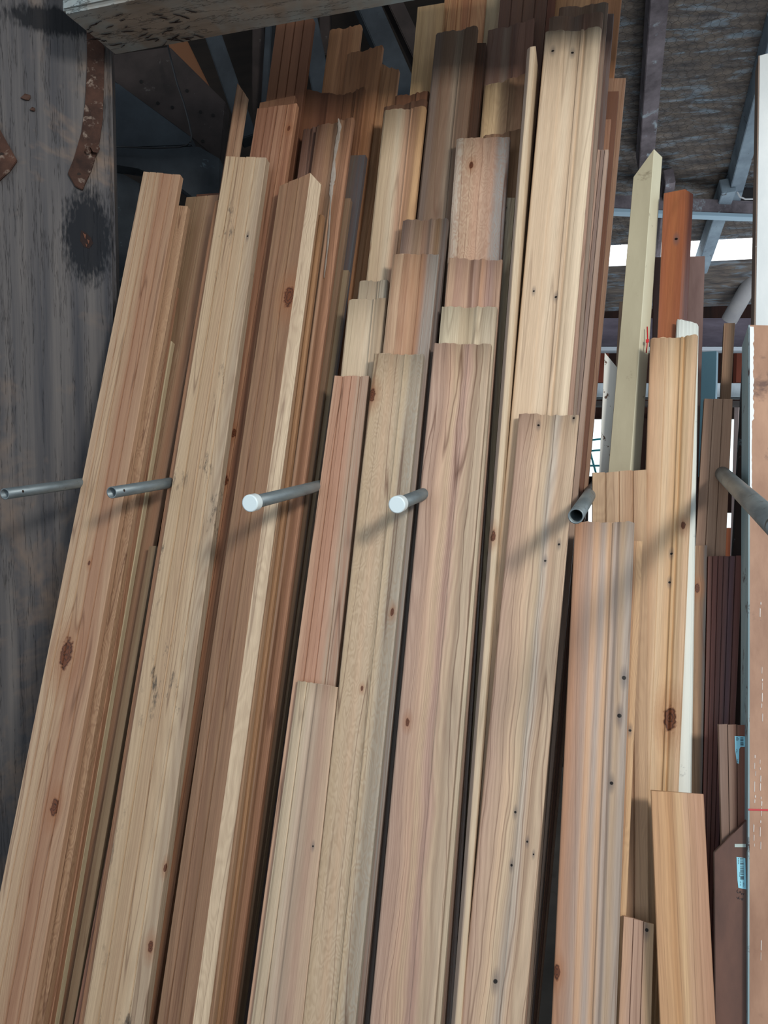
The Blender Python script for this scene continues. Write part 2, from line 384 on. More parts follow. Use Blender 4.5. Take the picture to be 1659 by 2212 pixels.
# wire netting under the lining
def netting(a, b, x0, x1, s=0.034, r=0.0011):
    bm = bmesh.new(); rr = random.Random(3)
    def seg(p, q):
        p = Vector((*p, -0.012)); q = Vector((*q, -0.012)); d = (q-p).normalized(); n_ = Vector((-d.y, d.x, 0))
        A_ = [[bm.verts.new(v + n_*r*math.cos(k*2.094) + Vector((0, 0, r*math.sin(k*2.094)))) for k in range(3)] for v in (p, q)]
        for k in range(3): bm.faces.new((A_[0][k], A_[0][(k+1) % 3], A_[1][(k+1) % 3], A_[1][k]))
    W_ = s*math.sqrt(3)*0.95; H_ = s*1.5; j = 0; y = a
    cache = {}
    def jit(p):
        k = (round(p[0], 3), round(p[1], 3))
        if k not in cache: cache[k] = (p[0]+rr.uniform(-1, 1)*s*0.09, p[1]+rr.uniform(-1, 1)*s*0.09)
        return cache[k]
    while y < b:
        x = x0 + (W_/2 if j % 2 else 0)
        while x < x1:
            c = [(x, y-s), (x+W_/2, y-s/2), (x+W_/2, y+s/2), (x, y+s)]
            for k in range(3): seg(jit(c[k]), jit(c[k+1]))
            x += W_
        y += H_; j += 1
    M = Matrix((RHv, RDv, RN)).transposed().to_4x4(); M.translation = RO
    o = mesh_obj('wire_netting', bm, plain('netting_wire', '4C4A4A', 0.5, 0.6)); o.matrix_world = M
    return tag(o, 'hexagonal wire netting stretched under the roof lining at the upper right', 'netting', kind='stuff')
xs = [(roof(x, y)-RO).dot(RHv) for x, y in ((1300, 0), (1680, 0), (1290, 480), (1680, 480))]
netting(sl(1480, -30), s1-0.02, min(xs), max(xs))
M_raf = rough_mat('old_rafter', '4A4448', '8A8288', (4, 4, 4), '9AA6AE', 7, (0.58, 0.66), bump=0.4)
M_rafb = rough_mat('painted_rafter', '6A7884', '8EA0AC', (4, 4, 4), '4A4444', 9, (0.62, 0.7), bump=0.3)
def rbar(name, a, b, wd, dp, mat, label, cat, off=None):
    off = -(dp/2+0.02) if off is None else off
    o = bar(name, roof(*a, off), roof(*b, off), wd, dp, mat, RN); return tag(o, label, cat)
rbar('rafter', (1424, -60), (1392, 352), 0.10, 0.14, M_raf, 'weathered rafter under the netted roof, just right of the tallest timber', 'rafter')
rbar('rafter', (1682, 40), (1578, 432), 0.10, 0.14, M_rafb, 'blue-grey rafter crossing the netted roof near the right edge', 'rafter')
rbar('rafter', (1572, 400), (1512, 580), 0.10, 0.12, M_rafb, 'short stretch of rafter passing across the bright skylight strip', 'rafter', -0.13)
rbar('rafter', (1446, 380), (1415, 600), 0.07, 0.12, M_raf, 'dark rafter seen between the cream painted and the varnished boards', 'rafter', -0.13)
pl = bar('purlin', at(1180, 434, 5.7), at(1800, 460, 6.0), 0.10, 0.095, M_raf, Z); tag(pl, 'horizontal brown beam under the roof with a blue-lit lower side', 'beam')
ps = bar('lit_underside', at(1180, 434, 5.7)-Z*0.062, at(1800, 460, 6.0)-Z*0.062, 0.10, 0.025, plain('pale_blue_light', '9DB8C8', 0.6), Z, pl, 0.002); ps['label'] = 'pale blue strip for the daylight on the underside'  # blue daylight on the purlin's underside, added as a coloured strip
tag(prism('gusset_plate', [at(1590, 432, 5.9), at(1606, 372, 5.9), at(1652, 432, 5.9)], 0.05, plain('gusset', '2A2A2E', 0.9)), 'dark triangular plate above the horizontal beam at the right edge', 'plate')
tag(tube('cable', [at(1590, 395, 5.75), at(1591, 412, 5.75), at(1598, 425, 5.75), at(1610, 430, 5.75), at(1665, 429, 5.75)], 0.006, plain('white_cable', 'C8CCD0', 0.5), 8), 'white cable bending along the horizontal roof beam', 'cable')
tag(tube('pole', [at(1650, 560, 7.0), at(1575, 692, 7.4)], 0.075, rough_mat('grey_pole', '8E8E92', 'A8A6A4', (3, 3, 3)), 16), 'round grey pole slanting down below the skylight strip at the right', 'pole')
# far side of the shed
FD = 8.6
def far(x, y, d=FD): return at(x, y, d)
M_far = rough_mat('far_boards', '1E1512', '3A2119', (9, 1, 1), rough=0.95)
def fbox(name, x0, y0, x1, y1, d, th, mat, label=None, cat=None, kind=None, group=None):
    a = at(x0, y1, d); b_ = at(x1, y0, d); 
    o = box_uv(name, Vector((a.x, a.y, a.z)), Vector((1, 0, 0)), Vector((0, 1, 0)), Z, b_.x-a.x, th, b_.z-a.z, mat)
    return tag(o, label, cat, group, kind)
# far wall with three real openings
for i, (x0, y0, x1, y1) in enumerate([(1000, 500, 1900, 905), (1000, 905, 1262, 1240), (1306, 905, 1556, 1240), (1606, 905, 1900, 1240), (1000, 1240, 1900, 1520), (1262, 1050, 1306, 1090), (1556, 1062, 1606, 1108)]):
    fbox('wall_far', x0, y0, x1, y1, FD+0.05*(i > 4), 0.1, M_far, kind='structure')
M_pane = NT('far_window_light'); M_pane.bsdf.inputs['Emission Color'].default_value = (0.80, 0.97, 1.0, 1); M_pane.bsdf.inputs['Emission Strength'].default_value = 1.5; M_pane = M_pane.m
fbox('window_2', 1255, 900, 1312, 1245, FD+0.2, 0.03, M_pane, kind='structure')
fbox('window_3', 1550, 900, 1612, 1245, FD+0.2, 0.03, M_pane, kind='structure')
M_teal = plain('teal_steel', '2F8C96', 0.5)
wf = tag(empty('steel_scaffold', far(1280, 1050, FD-0.3)), 'teal steel framework seen against the bright far window left of the open pipe', 'scaffold')
for a, b_ in (((1268, 950), (1268, 1412)), ((1268, 952), (1294, 1046)), ((1268, 1046), (1274, 950)), ((1262, 952), (1302, 948)), ((1262, 975), (1302, 972)), ((1262, 1006), (1302, 1006))):
    tube('steel_bar', [far(*a, FD-0.3), far(*b_, FD-0.3)], 0.011, M_teal, 8, wf)
M_beam_far = rough_mat('violet_beam', '4C444C', '68606A', (2, 8, 8))
fbox('far_beam', 1230, 688, 1800, 748, 7.9, 0.15, M_beam_far, 'broad dusky horizontal beam across the far side, below the roof edge', 'beam')
fbox('far_rail', 1230, 749, 1800, 757, 7.8, 0.2, plain('pale_rail', 'B8C0C8', 0.6), 'thin pale ledge under the broad dusky beam on the far side', 'ledge')
fbox('far_shelf', 1230, 828, 1800, 858, 7.7, 0.25, rough_mat('pale_sheet', '9AA8B0', 'C8D2D8', (9, 9, 2)), 'pale blue-grey board running across the far side above the windows', 'board')
fbox('far_sill', 1230, 866, 1800, 876, 7.6, 0.25, plain('dark_sill', '2A2422', 0.8), 'dark rail below the pale blue-grey board on the far side', 'rail')
for k, x0 in enumerate((1284, 1590)):
    fbox('brick_panel', x0, 762, x0+30, 826, 8.5, 0.1, plain('rust_red%d' % k, '7A3B28', 0.9), ('rust-red cladding patch right of the tallest timber on the far side', 'rust-red cladding patch near the thin stick on the far side')[k], 'panel')
fbox('salmon_panel', 1560, 1140, 1600, 1414, 8.3, 0.1, plain('salmon', 'C87850', 0.7), 'salmon panel outside the lower far window beside the brown grooved board', 'panel')
fbox('pale_post', 1580, 880, 1602, 1421, 8.1, 0.1, plain('pale_pink', 'DCC8C4', 0.6), 'pale pinkish post in the far opening right of the brown grooved board', 'post')
# ================================================================ timber in the rack
TG = 'tongue_and_groove_board'; AR = 'architrave_board'; SK = 'skirting_board'; PL = 'timber_plank'
tan = ('CFA67C', 'C99E74', 'D2AB84'); red = ('B57C58', 'C08A66', 'AD7350'); brn = ('9C7048', 'A67A52', '8C623E'); pale = ('D9BC90', 'D2B084', 'DCC29A')
drk = ('7A5238', '6B452E', '80583C'); gry = ('A58F78', '97826C', 'A89680')
# ---- far left bay
board('L1', 'pale grooved board with a big dark knot, leftmost of all, leaning past the dark post', (309,371), (389,377), (-58,2212), (66,2212), 0.0, 0.02, 'vj4', ('D2B088', 'CCA87E', 'C8A278', 'B4825C', 'BE8E66', 'C29870'), TG, grain=0.55, stripes=0.45, lines='96603C', warp=1.3, knots=[(143,1413,0.021), (116,1744,0.011), (192,1216,0.004)])
board('L1b', 'narrow curly-grained strip right behind the leftmost grooved board', (350,441), (405,446), (10,2212), (92,2212), -0.024, 0.02, 'flat', ('C89E70', 'CDA478', 'C09468'), PL, curl=0.8, grain=0.8)
board('L1c', 'reddish board edge with dark knots low in the leftmost stack', (340,618), (381,618), (30,2212), (108,2212), -0.047, 0.018, 'flat', ('A87048', '9C6240', 'B88258'), PL, grain=0.9, stripes=0.7, knots=[(320,940,0.006)])
board('L1d', 'short cream strip with grooves in front of the greenish brown grooved board', (330,735), (371,737), (38,2212), (118,2212), -0.069, 0.018, 'vj5', ('D8C494', 'CDB488', 'D4BE90'), TG, grain=0.4)
board('L2', 'greenish brown grooved board between the two leftmost pale fronts', (402,426), (472,420), (55,2212), (136,2212), -0.105, 0.02, 'vj2', ('A88862', 'A07E58', 'AE8A64', 'B4845E'), TG, grain=0.35, stripes=0.3)
board('L2b', 'dark olive board end showing behind the curly strip at the left', (385,460), (423,457), (40,2212), (100,2212), -0.130, 0.02, 'flat', ('7C664C', '6C5840'), PL)
board('L3', 'orange rounded strip showing along the left edge of the pale stained grooved board', (461,434), (500,430), (165,2212), (230,2212), -0.027, 0.02, 'bull', ('BE8456', 'B67C50', 'C08A5C'), PL, grain=0.5)
board('L4', 'small tall moulding turned on edge, left of the reddish grooved board and below the beam', (503,165), (532,206), (396,800), (442,800), -0.150, 0.016, 'bevl', ('8A6244', '9A6E4C', 'B88C66', 'B08460', 'C09670'), AR, grain=0.4)
board('U1', 'olive board low in the dark gap between the two left fronts', (322,1180), (337,1180), (137,2212), (157,2212), -0.074, 0.02, 'flat', ('8E7450', '9A7E58'), PL, dirt=0.6)
board('U2', 'blue-grey weathered strip low in the gap left of the pale stained board', (338,1195), (347,1195), (158,2212), (174,2212), -0.098, 0.02, 'flat', ('6E6E6C', '7A7874'), PL, dirt=0.5)
board('U3', 'dark reddish board in the shade along the lower left edge of the pale stained board', (446,700), (468,700), (160,2212), (205,2212), -0.050, 0.018, 'flat', ('96644A', '9E6C50'), PL, grain=0.8)
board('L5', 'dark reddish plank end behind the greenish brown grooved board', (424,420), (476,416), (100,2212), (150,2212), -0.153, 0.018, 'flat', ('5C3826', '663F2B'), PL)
# ---- second bay
board('P1', 'wide pale grooved board with grey stains, front of the second stack from the left', (487,338), (575,340), (179,2212), (309,2212), 0.0, 0.026, 'vj3', ('D0B086', 'CEAC80', 'C8A47A', 'CCAA80', 'D2B48C', 'BEA484'), TG, grain=0.6, stripes=0.25, lines='8C6440', dirt=1.0, holes=[(535,510,0.0035)], knots=[(325,2045,0.007), (357,1875,0.005)])
board('P2', 'reddish brown grooved board with a small top knot, behind the wide stained one', (555,235), (641,223), (240,2212), (330,2212), -0.055, 0.02, 'vj3d', ('A87450', 'B07C58', 'B4805A', 'BE8458'), TG, grain=0.7, stripes=0.6, lines='7A3E22', knots=[(624,277,0.005), (505,935,0.007), (487,1038,0.008)])
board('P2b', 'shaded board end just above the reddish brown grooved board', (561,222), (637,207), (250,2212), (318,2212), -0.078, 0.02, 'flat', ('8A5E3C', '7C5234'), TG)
board('P3', 'greyish curly-grained strip at the right of the reddish grooved board', (560,480), (592,480), (270,2212), (343,2212), -0.102, 0.022, 'flat', ('B4946E', 'A88862', 'BC9C76'), PL, curl=0.9, grain=0.8)
board('P4', 'tall dark brown grooved board disappearing behind the beam at the upper left', (597,50), (677,40), (300,2212), (390,2212), -0.150, 0.02, 'vj3d', ('80502F', '8A5634', '7A4A2C'), TG, grain=0.5)
# ---- third bay
board('S3', 'brown grooved board with a pale slanted right side and a large split knot', (603,402), (688,387), (338,2212), (440,2212), 0.0, 0.026, 'bevr', ('9E7650', 'A67A54', '9A6E4A', 'A0764F', 'A47A54', 'A67A54', 'A87E58', 'AE8560'), TG, peak=(0.76, 0.028), mat2=(0.765, wood('pale_side', ('D8BC96', 'DCC29C'), 0.13, 77, grain=0.5, curl=0.4)), grain=0.6, stripes=0.5, lines='70482E', warp=0.12, knots=[(624,640,0.017), (404,1045,0.005)])
board('T1', 'light strip just right of the brown grooved board with the split knot', (655,384), (692,392), (400,2212), (459,2212), -0.028, 0.018, 'vj2', ('BE966C', 'B48A60', 'BC9268'), TG, grain=0.5)
board('T2', 'narrow tan board ending low beside the split-knot board', (660,462), (698,463), (410,2212), (472,2212), -0.050, 0.018, 'wave', ('C4965E', 'B88A56', 'B4824E'), AR, grain=0.4)
board('MB', 'orange-edged moulding with a long grey crack running down from its top', (684,272), (763,252), (425,2212), (500,2212), -0.085, 0.020, 'wave', ('9C7254', 'A87C5C', 'B0865E', 'A28668', 'B8845A', 'B07A52'), AR, grain=0.6, stripes=0.6)
board('MA', 'purplish brown moulding left of the cracked one', (655,280), (688,268), (400,2212), (440,2212), -0.112, 0.018, 'cove', ('7A5A4C', '8A6654', '75564A'), AR)
board('T4', 'grey-brown board edge right of the orange-edged moulding', (700,430), (757,428), (440,2212), (513,2212), -0.112, 0.020, 'vj2', ('8E7252', '9A7C5A', '86694A'), TG)
board('T5', 'blue-grey weathered strip deep at the right of the third stack', (740,336), (790,334), (460,2212), (528,2212), -0.153, 0.020, 'flat', ('5A5856', '665E56', '55565A'), PL, dirt=0.4)
board('T4b', 'olive brown board with its end low at the right of the third stack', (730,584), (753,583), (480,2212), (520,2212), -0.1335, 0.016, 'flat', ('94805E', '8C7654'), PL)
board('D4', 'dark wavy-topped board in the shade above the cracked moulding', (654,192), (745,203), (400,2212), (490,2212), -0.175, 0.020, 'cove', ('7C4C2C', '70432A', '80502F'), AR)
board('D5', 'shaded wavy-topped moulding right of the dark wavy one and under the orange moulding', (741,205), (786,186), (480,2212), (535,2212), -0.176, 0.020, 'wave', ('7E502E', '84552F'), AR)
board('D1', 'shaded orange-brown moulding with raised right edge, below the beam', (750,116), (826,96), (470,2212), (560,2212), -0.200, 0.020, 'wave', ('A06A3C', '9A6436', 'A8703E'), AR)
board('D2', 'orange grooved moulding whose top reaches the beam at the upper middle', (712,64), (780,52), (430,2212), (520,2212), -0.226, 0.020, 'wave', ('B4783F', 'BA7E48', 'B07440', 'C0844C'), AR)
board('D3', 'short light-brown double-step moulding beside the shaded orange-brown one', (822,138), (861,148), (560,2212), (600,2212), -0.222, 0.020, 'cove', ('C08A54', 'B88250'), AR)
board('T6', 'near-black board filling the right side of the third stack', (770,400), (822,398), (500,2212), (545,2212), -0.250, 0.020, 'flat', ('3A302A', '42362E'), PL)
# ---- fourth bay, left half
board('C0', 'lowest moulded front board with its rounded bead at the left, fourth stack', (640,1470), (729,1484), (538,2212), (652,2212), 0.0, 0.019, 'archl', ('D4BC96', 'D8BE98', 'CDB498', 'C4A88C', 'C49E82', 'CCAA88'), AR, grain=0.35, stripes=0.35, lines='9A7458', holes=[(676,1828,0.0025)])
board('C1', 'pinkish red striped board standing just above the lowest front board', (722,812), (797,812), (532,2212), (646,2212), -0.023, 0.019, 'vj3', ('D2A480', 'CE9C78', 'CA9472', 'C89878', 'BEA286', 'B8A088'), TG, grain=0.7, stripes=0.6, lines='B07654')
board('C2', 'pale board with fine wavy figure and a round knot by its left edge, fourth stack', (808,763), (914,764), (652,2212), (766,2212), 0.0, 0.020, 'arch2', ('CEB088', 'D2B48E', 'C8A884', 'CCB290', 'C8B08C', 'B8A890', 'B0A490'), AR, curl=0.8, grain=0.75, stripes=0.2, lines='A07C54', knots=[(803,853,0.010), (780,1487,0.003), (846,1322,0.005)])
board('C3', 'plain pale board, second step left of the orange-striped moulding', (752,647), (835,643), (590,2212), (690,2212), -0.046, 0.019, 'arch', ('DCC29A', 'D9BE98', 'DCC6A4', 'C4A884'), AR, grain=0.25, stripes=0.15)
board('C4', 'rough sawn pale board end, short step above the plain pale board', (775,607), (838,604), (610,2212), (690,2212), -0.069, 0.019, 'arch', ('CCB490', 'C4AC8C', 'D0C0A4'), AR, grain=0.5, stripes=0.3, lines='8A7A68')
board('C5', 'long pale board with yellow and pink right edge, reaching the shaded ends', (829,238), (919,228), (620,2212), (708,2212), -0.092, 0.019, 'arch', ('CCAE84', 'D6B88E', 'E0C8A2', 'CC9E78', 'C08C60', 'D6A468'), AR, grain=0.35, stripes=0.3, knots=[(795,535,0.004)])
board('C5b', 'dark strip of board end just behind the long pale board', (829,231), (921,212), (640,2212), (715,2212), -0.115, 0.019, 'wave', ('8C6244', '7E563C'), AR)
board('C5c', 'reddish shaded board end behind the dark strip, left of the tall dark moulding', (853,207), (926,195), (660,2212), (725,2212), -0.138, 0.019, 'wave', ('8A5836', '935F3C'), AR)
board('CB', 'orange-striped moulding with a grey right margin above the wavy-figured board', (849,549), (947,548), (668,2212), (782,2212), -0.023, 0.020, 'shallow', ('CCAA84', 'D0A880', 'D0A078', 'D4A87C', 'C08C62', '9E978C', '989288'), AR, grain=0.6, stripes=0.5, lines='9C6038')
board('CA', 'short purplish streaked board end above the orange-striped moulding', (870,475), (967,471), (690,2212), (800,2212), -0.046, 0.020, 'wave', ('8E7464', 'A08068', 'A88A68', 'A87E60', 'A08670', 'A07A50', '6A6660'), AR, grain=0.6, stripes=0.5, lines='6A4636')
board('CF', 'dark board edge in the gap between the wavy-figured board and the pinkish front', (880,700), (936,700), (700,2212), (803,2212), -0.069, 0.020, 'flat', ('4C3A30', '54423A'), PL)
board('DK', 'tall dark greyish brown moulding in the upper middle, the darkest face there', (941,72), (1031,54), (720,2212), (815,2212), -0.115, 0.022, 'arch', ('7E6A5C', '86684E', '8A6A50', 'A48E74', '80624A', '7A5C44'), AR, grain=0.4, stripes=0.3, lines='553A2A')
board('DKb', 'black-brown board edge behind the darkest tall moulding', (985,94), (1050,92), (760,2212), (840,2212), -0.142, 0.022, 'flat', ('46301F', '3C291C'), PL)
board('Y1', 'yellow-tan board running up behind the beam left of the tall dark moulding', (902,16), (960,6), (700,2212), (780,2212), -0.190, 0.020, 'flat', ('CCA468', 'D0A86E', 'C89C60'), PL, grain=0.3)
board('Y2', 'orange striped board reaching the top edge beside the yellow-tan one', (961,-14), (1051,-24), (770,2212), (850,2212), -0.213, 0.020, 'vj2', ('D09A58', 'C88A4C', 'BE7E48', 'CC9258'), TG, grain=0.7, stripes=0.6, lines='9A4E28')
board('Y3', 'pale greyish board between the orange striped and the dark topmost boards', (1046,-30), (1083,-34), (850,2212), (880,2212), -0.236, 0.020, 'flat', ('C4B088', 'BEA880'), PL, grain=0.2)
board('Y4', 'dark grooved board at the top edge behind the violet-brown moulding', (1083,-30), (1186,-40), (880,2212), (980,2212), -0.192, 0.020, 'vj3', ('66483A', '6E4E3C', '5E4234'), TG)
board('Y5', 'narrow dark red board at the top edge between the dark and orange ones', (1186,-30), (1202,-32), (985,2212), (1005,2212), -0.194, 0.020, 'flat', ('5E3020', '6A3826'), PL)
board('Y6', 'orange-brown board at the top right of the rack, standing tallest against the roof', (1202,-34), (1346,-40), (1020,2212), (1130,2212), -0.232, 0.022, 'flat', ('B88048', 'C89258', 'C48A50', 'B07440'), PL, grain=0.5)
# ---- fourth bay, right half
board('A1', 'wide pinkish board with dark wandering grain, front of the middle stack', (937,741), (1060,741), (798,2212), (936,2212), 0.0, 0.022, 'arch2', ('C9A48A', 'CCA68A', 'D2A988', 'D6B48C', 'C8A08A', 'CEB08C', 'D0B694'), AR, grain=0.75, stripes=0.35, lines='8A5E4C', warp=2.2, knots=[(880,1560,0.005)])
board('A2', 'short pale cream board end, one step above the wide pinkish board', (954,662), (1073,662), (815,2212), (950,2212), -0.023, 0.019, 'wave', ('D8C8A4', 'E0CCA6', 'D4BC94', 'DCC8A4', 'D8C6A6'), AR, grain=0.3, stripes=0.3)
board('A3', 'pink and orange striped board end, two steps above the wide pinkish board', (969,556), (1085,560), (828,2212), (960,2212), -0.046, 0.019, 'cove', ('D6AE88', 'C89C80', 'CEA684', 'C8A088', 'D2A07A', 'C09C8C', 'D0A888'), AR, grain=0.6, stripes=0.5, lines='9A6A54')
board('A4', 'wide board with feathery grain and a grey right margin, three steps up the middle stack', (986,299), (1101,294), (843,2212), (975,2212), -0.072, 0.022, 'shallow', ('C4B29C', 'CEAE8C', 'D2AC88', 'D0A482', 'D0A888', 'C89E80', '9E9A94', '989692'), AR, curl=0.9, grain=0.9, stripes=0.3, lines='A87454', knots=[(1018,357,0.006)])
board('A6', 'pale strip squeezed between the feathery-grained board and the edge-on board', (1080,426), (1113,427), (930,2212), (975,2212), -0.097, 0.018, 'flat', ('C8B894', 'C0B294', 'BCA880'), PL, holes=[(1094,449,0.002), (1091,482,0.002)])
board('A5', 'orange-brown board with its top just behind the feathery-grained board', (1044,293), (1129,277), (880,2212), (978,2212), -0.125, 0.018, 'wave', ('B88C66', 'C09068', 'AE8054'), AR, grain=0.5)
board('A7', 'yellow-tan moulding half in shadow left of the thin edge-on board', (1046,186), (1134,156), (880,2212), (980,2212), -0.148, 0.018, 'cove', ('D2AE78', 'D8B684', 'CC9E70', 'BE8A60'), AR, grain=0.4, curl=0.3)
board('A8', 'violet-brown wavy moulding above the yellow-tan one', (1054,66), (1154,37), (890,2212), (1000,2212), -0.171, 0.018, 'cove', ('8A6C5C', '846658', '9A8674', '7C5C50', '9A705C', '946A58'), AR, grain=0.5, stripes=0.4)
board('E1', 'thin board standing edge-on with a dark knot halfway, between the two widest fronts', (1138,101), (1157,100), (973,2212), (996,2212), 0.004, 0.095, 'edge', ('A08C7C', 'A8927E', 'DABE98', 'E0C6A0', 'DCC098'), PL, grain=0.2, stripes=0.1, knots=[(1065,1158,0.007)])
# ---- fifth bay
board('B1', 'wide board with nail marks and swirling grain at its foot, front of the tall pale board', (1121,893), (1250,896), (994,2212), (1132,2212), 0.0, 0.022, 'arch2', ('CCA68A', 'CEAA8A', 'D8B48E', 'D4B892', 'C8B8A4', 'D8B690', 'D6B894'), AR, grain=0.6, stripes=0.3, lines='8E6650', warp=1.8, holes=[(1163,918,0.003), (1207,1175,0.003), (1177,1210,0.003), (1239,902,0.003), (1112,1755,0.003), (1138,1819,0.0025), (1104,1870,0.003), (1152,1846,0.002), (1069,2122,0.005)])
board('WW', 'tallest pale board with four nail holes, lit brightest of all', (1178,68), (1299,55), (985,2212), (1108,2212), -0.030, 0.020, 'torus', ('E0C4A0', 'E0C29C', 'DEC09A', 'E4CAA6', 'DDBE98', 'E2C6A0', 'E4CCA8'), AR, grain=0.35, stripes=0.2, lines='B08A68', holes=[(1194,110,0.004), (1236,108,0.004), (1153,629,0.003), (1200,637,0.0035), (1269,455,0.004)])
board('W2', 'brownish wavy board end directly behind the tallest pale board', (1187,37), (1303,24), (1010,2212), (1136,2212), -0.053, 0.020, 'wave', ('A88870', 'B0886C', 'A08878', 'A87E68', 'B08C74'), AR, grain=0.5)
board('W3', 'second brown board end behind the tallest pale board, a little higher', (1208,16), (1314,3), (1020,2212), (1143,2212), -0.076, 0.020, 'wave', ('A08068', '9C7C60', '8E7A68'), AR, grain=0.5)
board('W7', 'short pale board edge at mid height on the right side of the tallest stack', (1270,323), (1315,323), (1060,2212), (1146,2212), -0.098, 0.018, 'vj5', ('C8AC8E', '9C8474', 'C4A088', '8E7A70', 'BCA08A'), PL)
board('W4', 'violet-grey board edge right of the second brown board end', (1260,31), (1326,30), (1040,2212), (1151,2212), -0.119, 0.018, 'flat', ('7A6660', '70605C'), PL)
board('W8', 'reddish short board edge low on the right side of the tallest stack', (1280,259), (1320,258), (1070,2212), (1153,2212), -0.140, 0.018, 'flat', ('AC7C5C', 'A47454'), PL)
board('W6', 'dark narrow board edge left of the short orange one at the stack side', (1285,198), (1337,197), (1080,2212), (1157,2212), -0.161, 0.020, 'flat', ('6A4430', '744A34'), PL)
board('W5', 'short orange board edge, rightmost of the tallest stack', (1300,169), (1352,168), (1090,2212), (1162,2212), -0.184, 0.020, 'flat', ('B88E68', '9A7458', 'B08664', 'A07A5C'), PL)
# ---- right-hand bays
board('F', 'wide rounded moulding with dark blue nail stains, front right of the open pipe', (1242,1127), (1371,1126), (1191,2212), (1331,2212), 0.0, 0.022, 'torus', ('C88E62', 'C09272', 'BC9C86', 'D2A47A', 'BCA898', 'DCAE80', 'B8A698', 'CCAC88', 'B0A090'), AR, grain=0.3, stripes=0.25, lines='8A6450', holes=[(1348,1464,0.005), (1338,1546,0.005), (1321,1692,0.004)], knots=[(1203,2100,0.007)])
board('G', 'short light grooved board with reddish stripes above the rounded moulding', (1279,1022), (1397,1014), (1276,2212), (1402,2212), -0.055, 0.019, 'vj3', ('C8A478', 'BE9A70', 'CCA67C', 'C09468', 'CCA476'), TG, grain=0.35, curl=0.3, stripes=0.3)
board('H', 'narrow curly reddish strip with a pale edge, right of the rounded moulding', (1352,1168), (1388,1170), (1310,2212), (1343,2212), -0.026, 0.018, 'flat', ('B87A50', 'B4744A', 'D8A870', 'E0B27A'), PL, curl=0.6, grain=0.6, holes=[(1361,1578,0.003)])
board('K', 'short pinkish grooved piece with a slanted pale top at the bottom right', (1347,1979), (1413,1998), (1336,2212), (1407,2212), -0.010, 0.012, 'vj2', ('D8A880', 'CFA68A', 'C8A084', 'D6AE7C'), TG, grain=0.3, stripes=0.3, warp=1.6, holes=[(1397,2009,0.004)])
board('J', 'low honey-coloured board leaning the other way at the bottom right', (1406,1707), (1520,1716), (1426,2212), (1546,2212), 0.035, 0.018, 'flat', ('CC9862', 'D4A066', 'CC9456', 'E0B47C', 'D0A278', 'CC9A74', 'C4906C'), PL, grain=0.45, stripes=0.4, lines='9E6E40')
board('M', 'broad moulding with a round bead and a cracked knot, centre of the right bay', (1405,731), (1509,721), (1352,2212), (1445,2212), -0.080, 0.024, 'torus', ('CE9E70', 'D0A476', 'D6AE80', 'E0BE90', 'D8AE7A', 'DAAE72', 'D8B484', 'DCB488'), SK, grain=0.3, stripes=0.2, lines='A87A50', knots=[(1448,1552,0.014), (1476,1134,0.005)], holes=[(1451,1194,0.003), (1447,1256,0.003)])
board('N', 'white painted board showing along the right side of the broad moulding', (1462,688), (1510,700), (1400,2212), (1487,2212), -0.107, 0.018, 'bull', ('DDE2DC',), PL, mat=rough_mat('white_paint', 'D2DAD6', 'E4E6DC', (6, 1, 6), 'A8AEAA', 14, (0.62, 0.7), 0.5))
M_cream = rough_mat('cream_paint_shaded', '9A927A', 'B0A88E', (5, 1.2, 5), '6E6450', 11, (0.62, 0.72), 0.5)  # board face in a darker cream, its shading put into the colour
board('Q', 'old cream painted board with an angled top, tall in the right bay', (1368,384), (1432,322), (1268,1560), (1345,1560), -0.135, 0.030, 'bevr2', ('CABF9A',), PL, peak=(0.69, 0.028), mat2=(0.69, rough_mat('cream_lit_side', 'C4C0A6', 'D6D2BA', (5, 1.2, 5), '8A826C', 14, (0.64, 0.72), 0.5)), mat=M_cream)  # slanted side in lighter cream: the light on it is put into the colour
board('R', 'narrow white board with flaking paint at the left of the cream painted one', (1306,762), (1338,800), (1272,1500), (1320,1500), -0.180, 0.022, 'flat', ('DAD8D0',), PL, mat=rough_mat('flaking_white', 'CCD0CC', 'E2E2DA', (5, 2, 5), '5E4A3E', 28, (0.60, 0.63), 0.7))
board('R2', 'slim brown-edged board just behind the cream painted one', (1338,652), (1352,652), (1290,1500), (1310,1500), -0.206, 0.02, 'flat', ('B49A80',), PL)
board('O', 'glossy orange-brown varnished board with a rounded top and one nail hole', (1434,417), (1500,404), (1390,1400), (1452,1400), -0.135, 0.026, 'bevr2', ('A2582C', 'AE6028', 'B0642A', 'A25828', '9A5224', '5A2E22'), PL, grain=0.25, stripes=0.3, lines='6E3214', rough=0.22, holes=[(1461,516,0.004)])
board('S', 'weathered violet-brown board with peeled edges behind the varnished one', (1412,555), (1523,553), (1400,1500), (1494,1500), -0.190, 0.022, 'flat', ('6C5450', '7A625C'), PL, mat=rough_mat('peeled_brown', '5C4642', '7E6862', (8, 1.5, 8), 'C8C4C0', 18, (0.70, 0.72), 0.6))
board('V', 'brown grooved board between the blue steel post and the dark upright', (1521,861), (1583,861), (1440,2212), (1520,2212), -0.150, 0.018, 'vj2', ('B48E72', 'BC9678', 'B08A6C', 'BA9272'), TG, grain=0.3, stripes=0.3)
board('U', 'thin stick with a chipped top rising above the brown grooved board', (1564,699), (1588,697), (1530,1400), (1548,1400), -0.260, 0.018, 'flat', ('A07E5C', 'A88460'), PL)
board('WD', 'short weathered offcut with a grey edge right of the white painted board', (1500,1180), (1528,1178), (1478,2212), (1506,2212), -0.127, 0.018, 'flat', ('A07C56', 'A88058', '8A6848', '66605C'), PL, knots=[(1506,1270,0.006)], dirt=0.5)
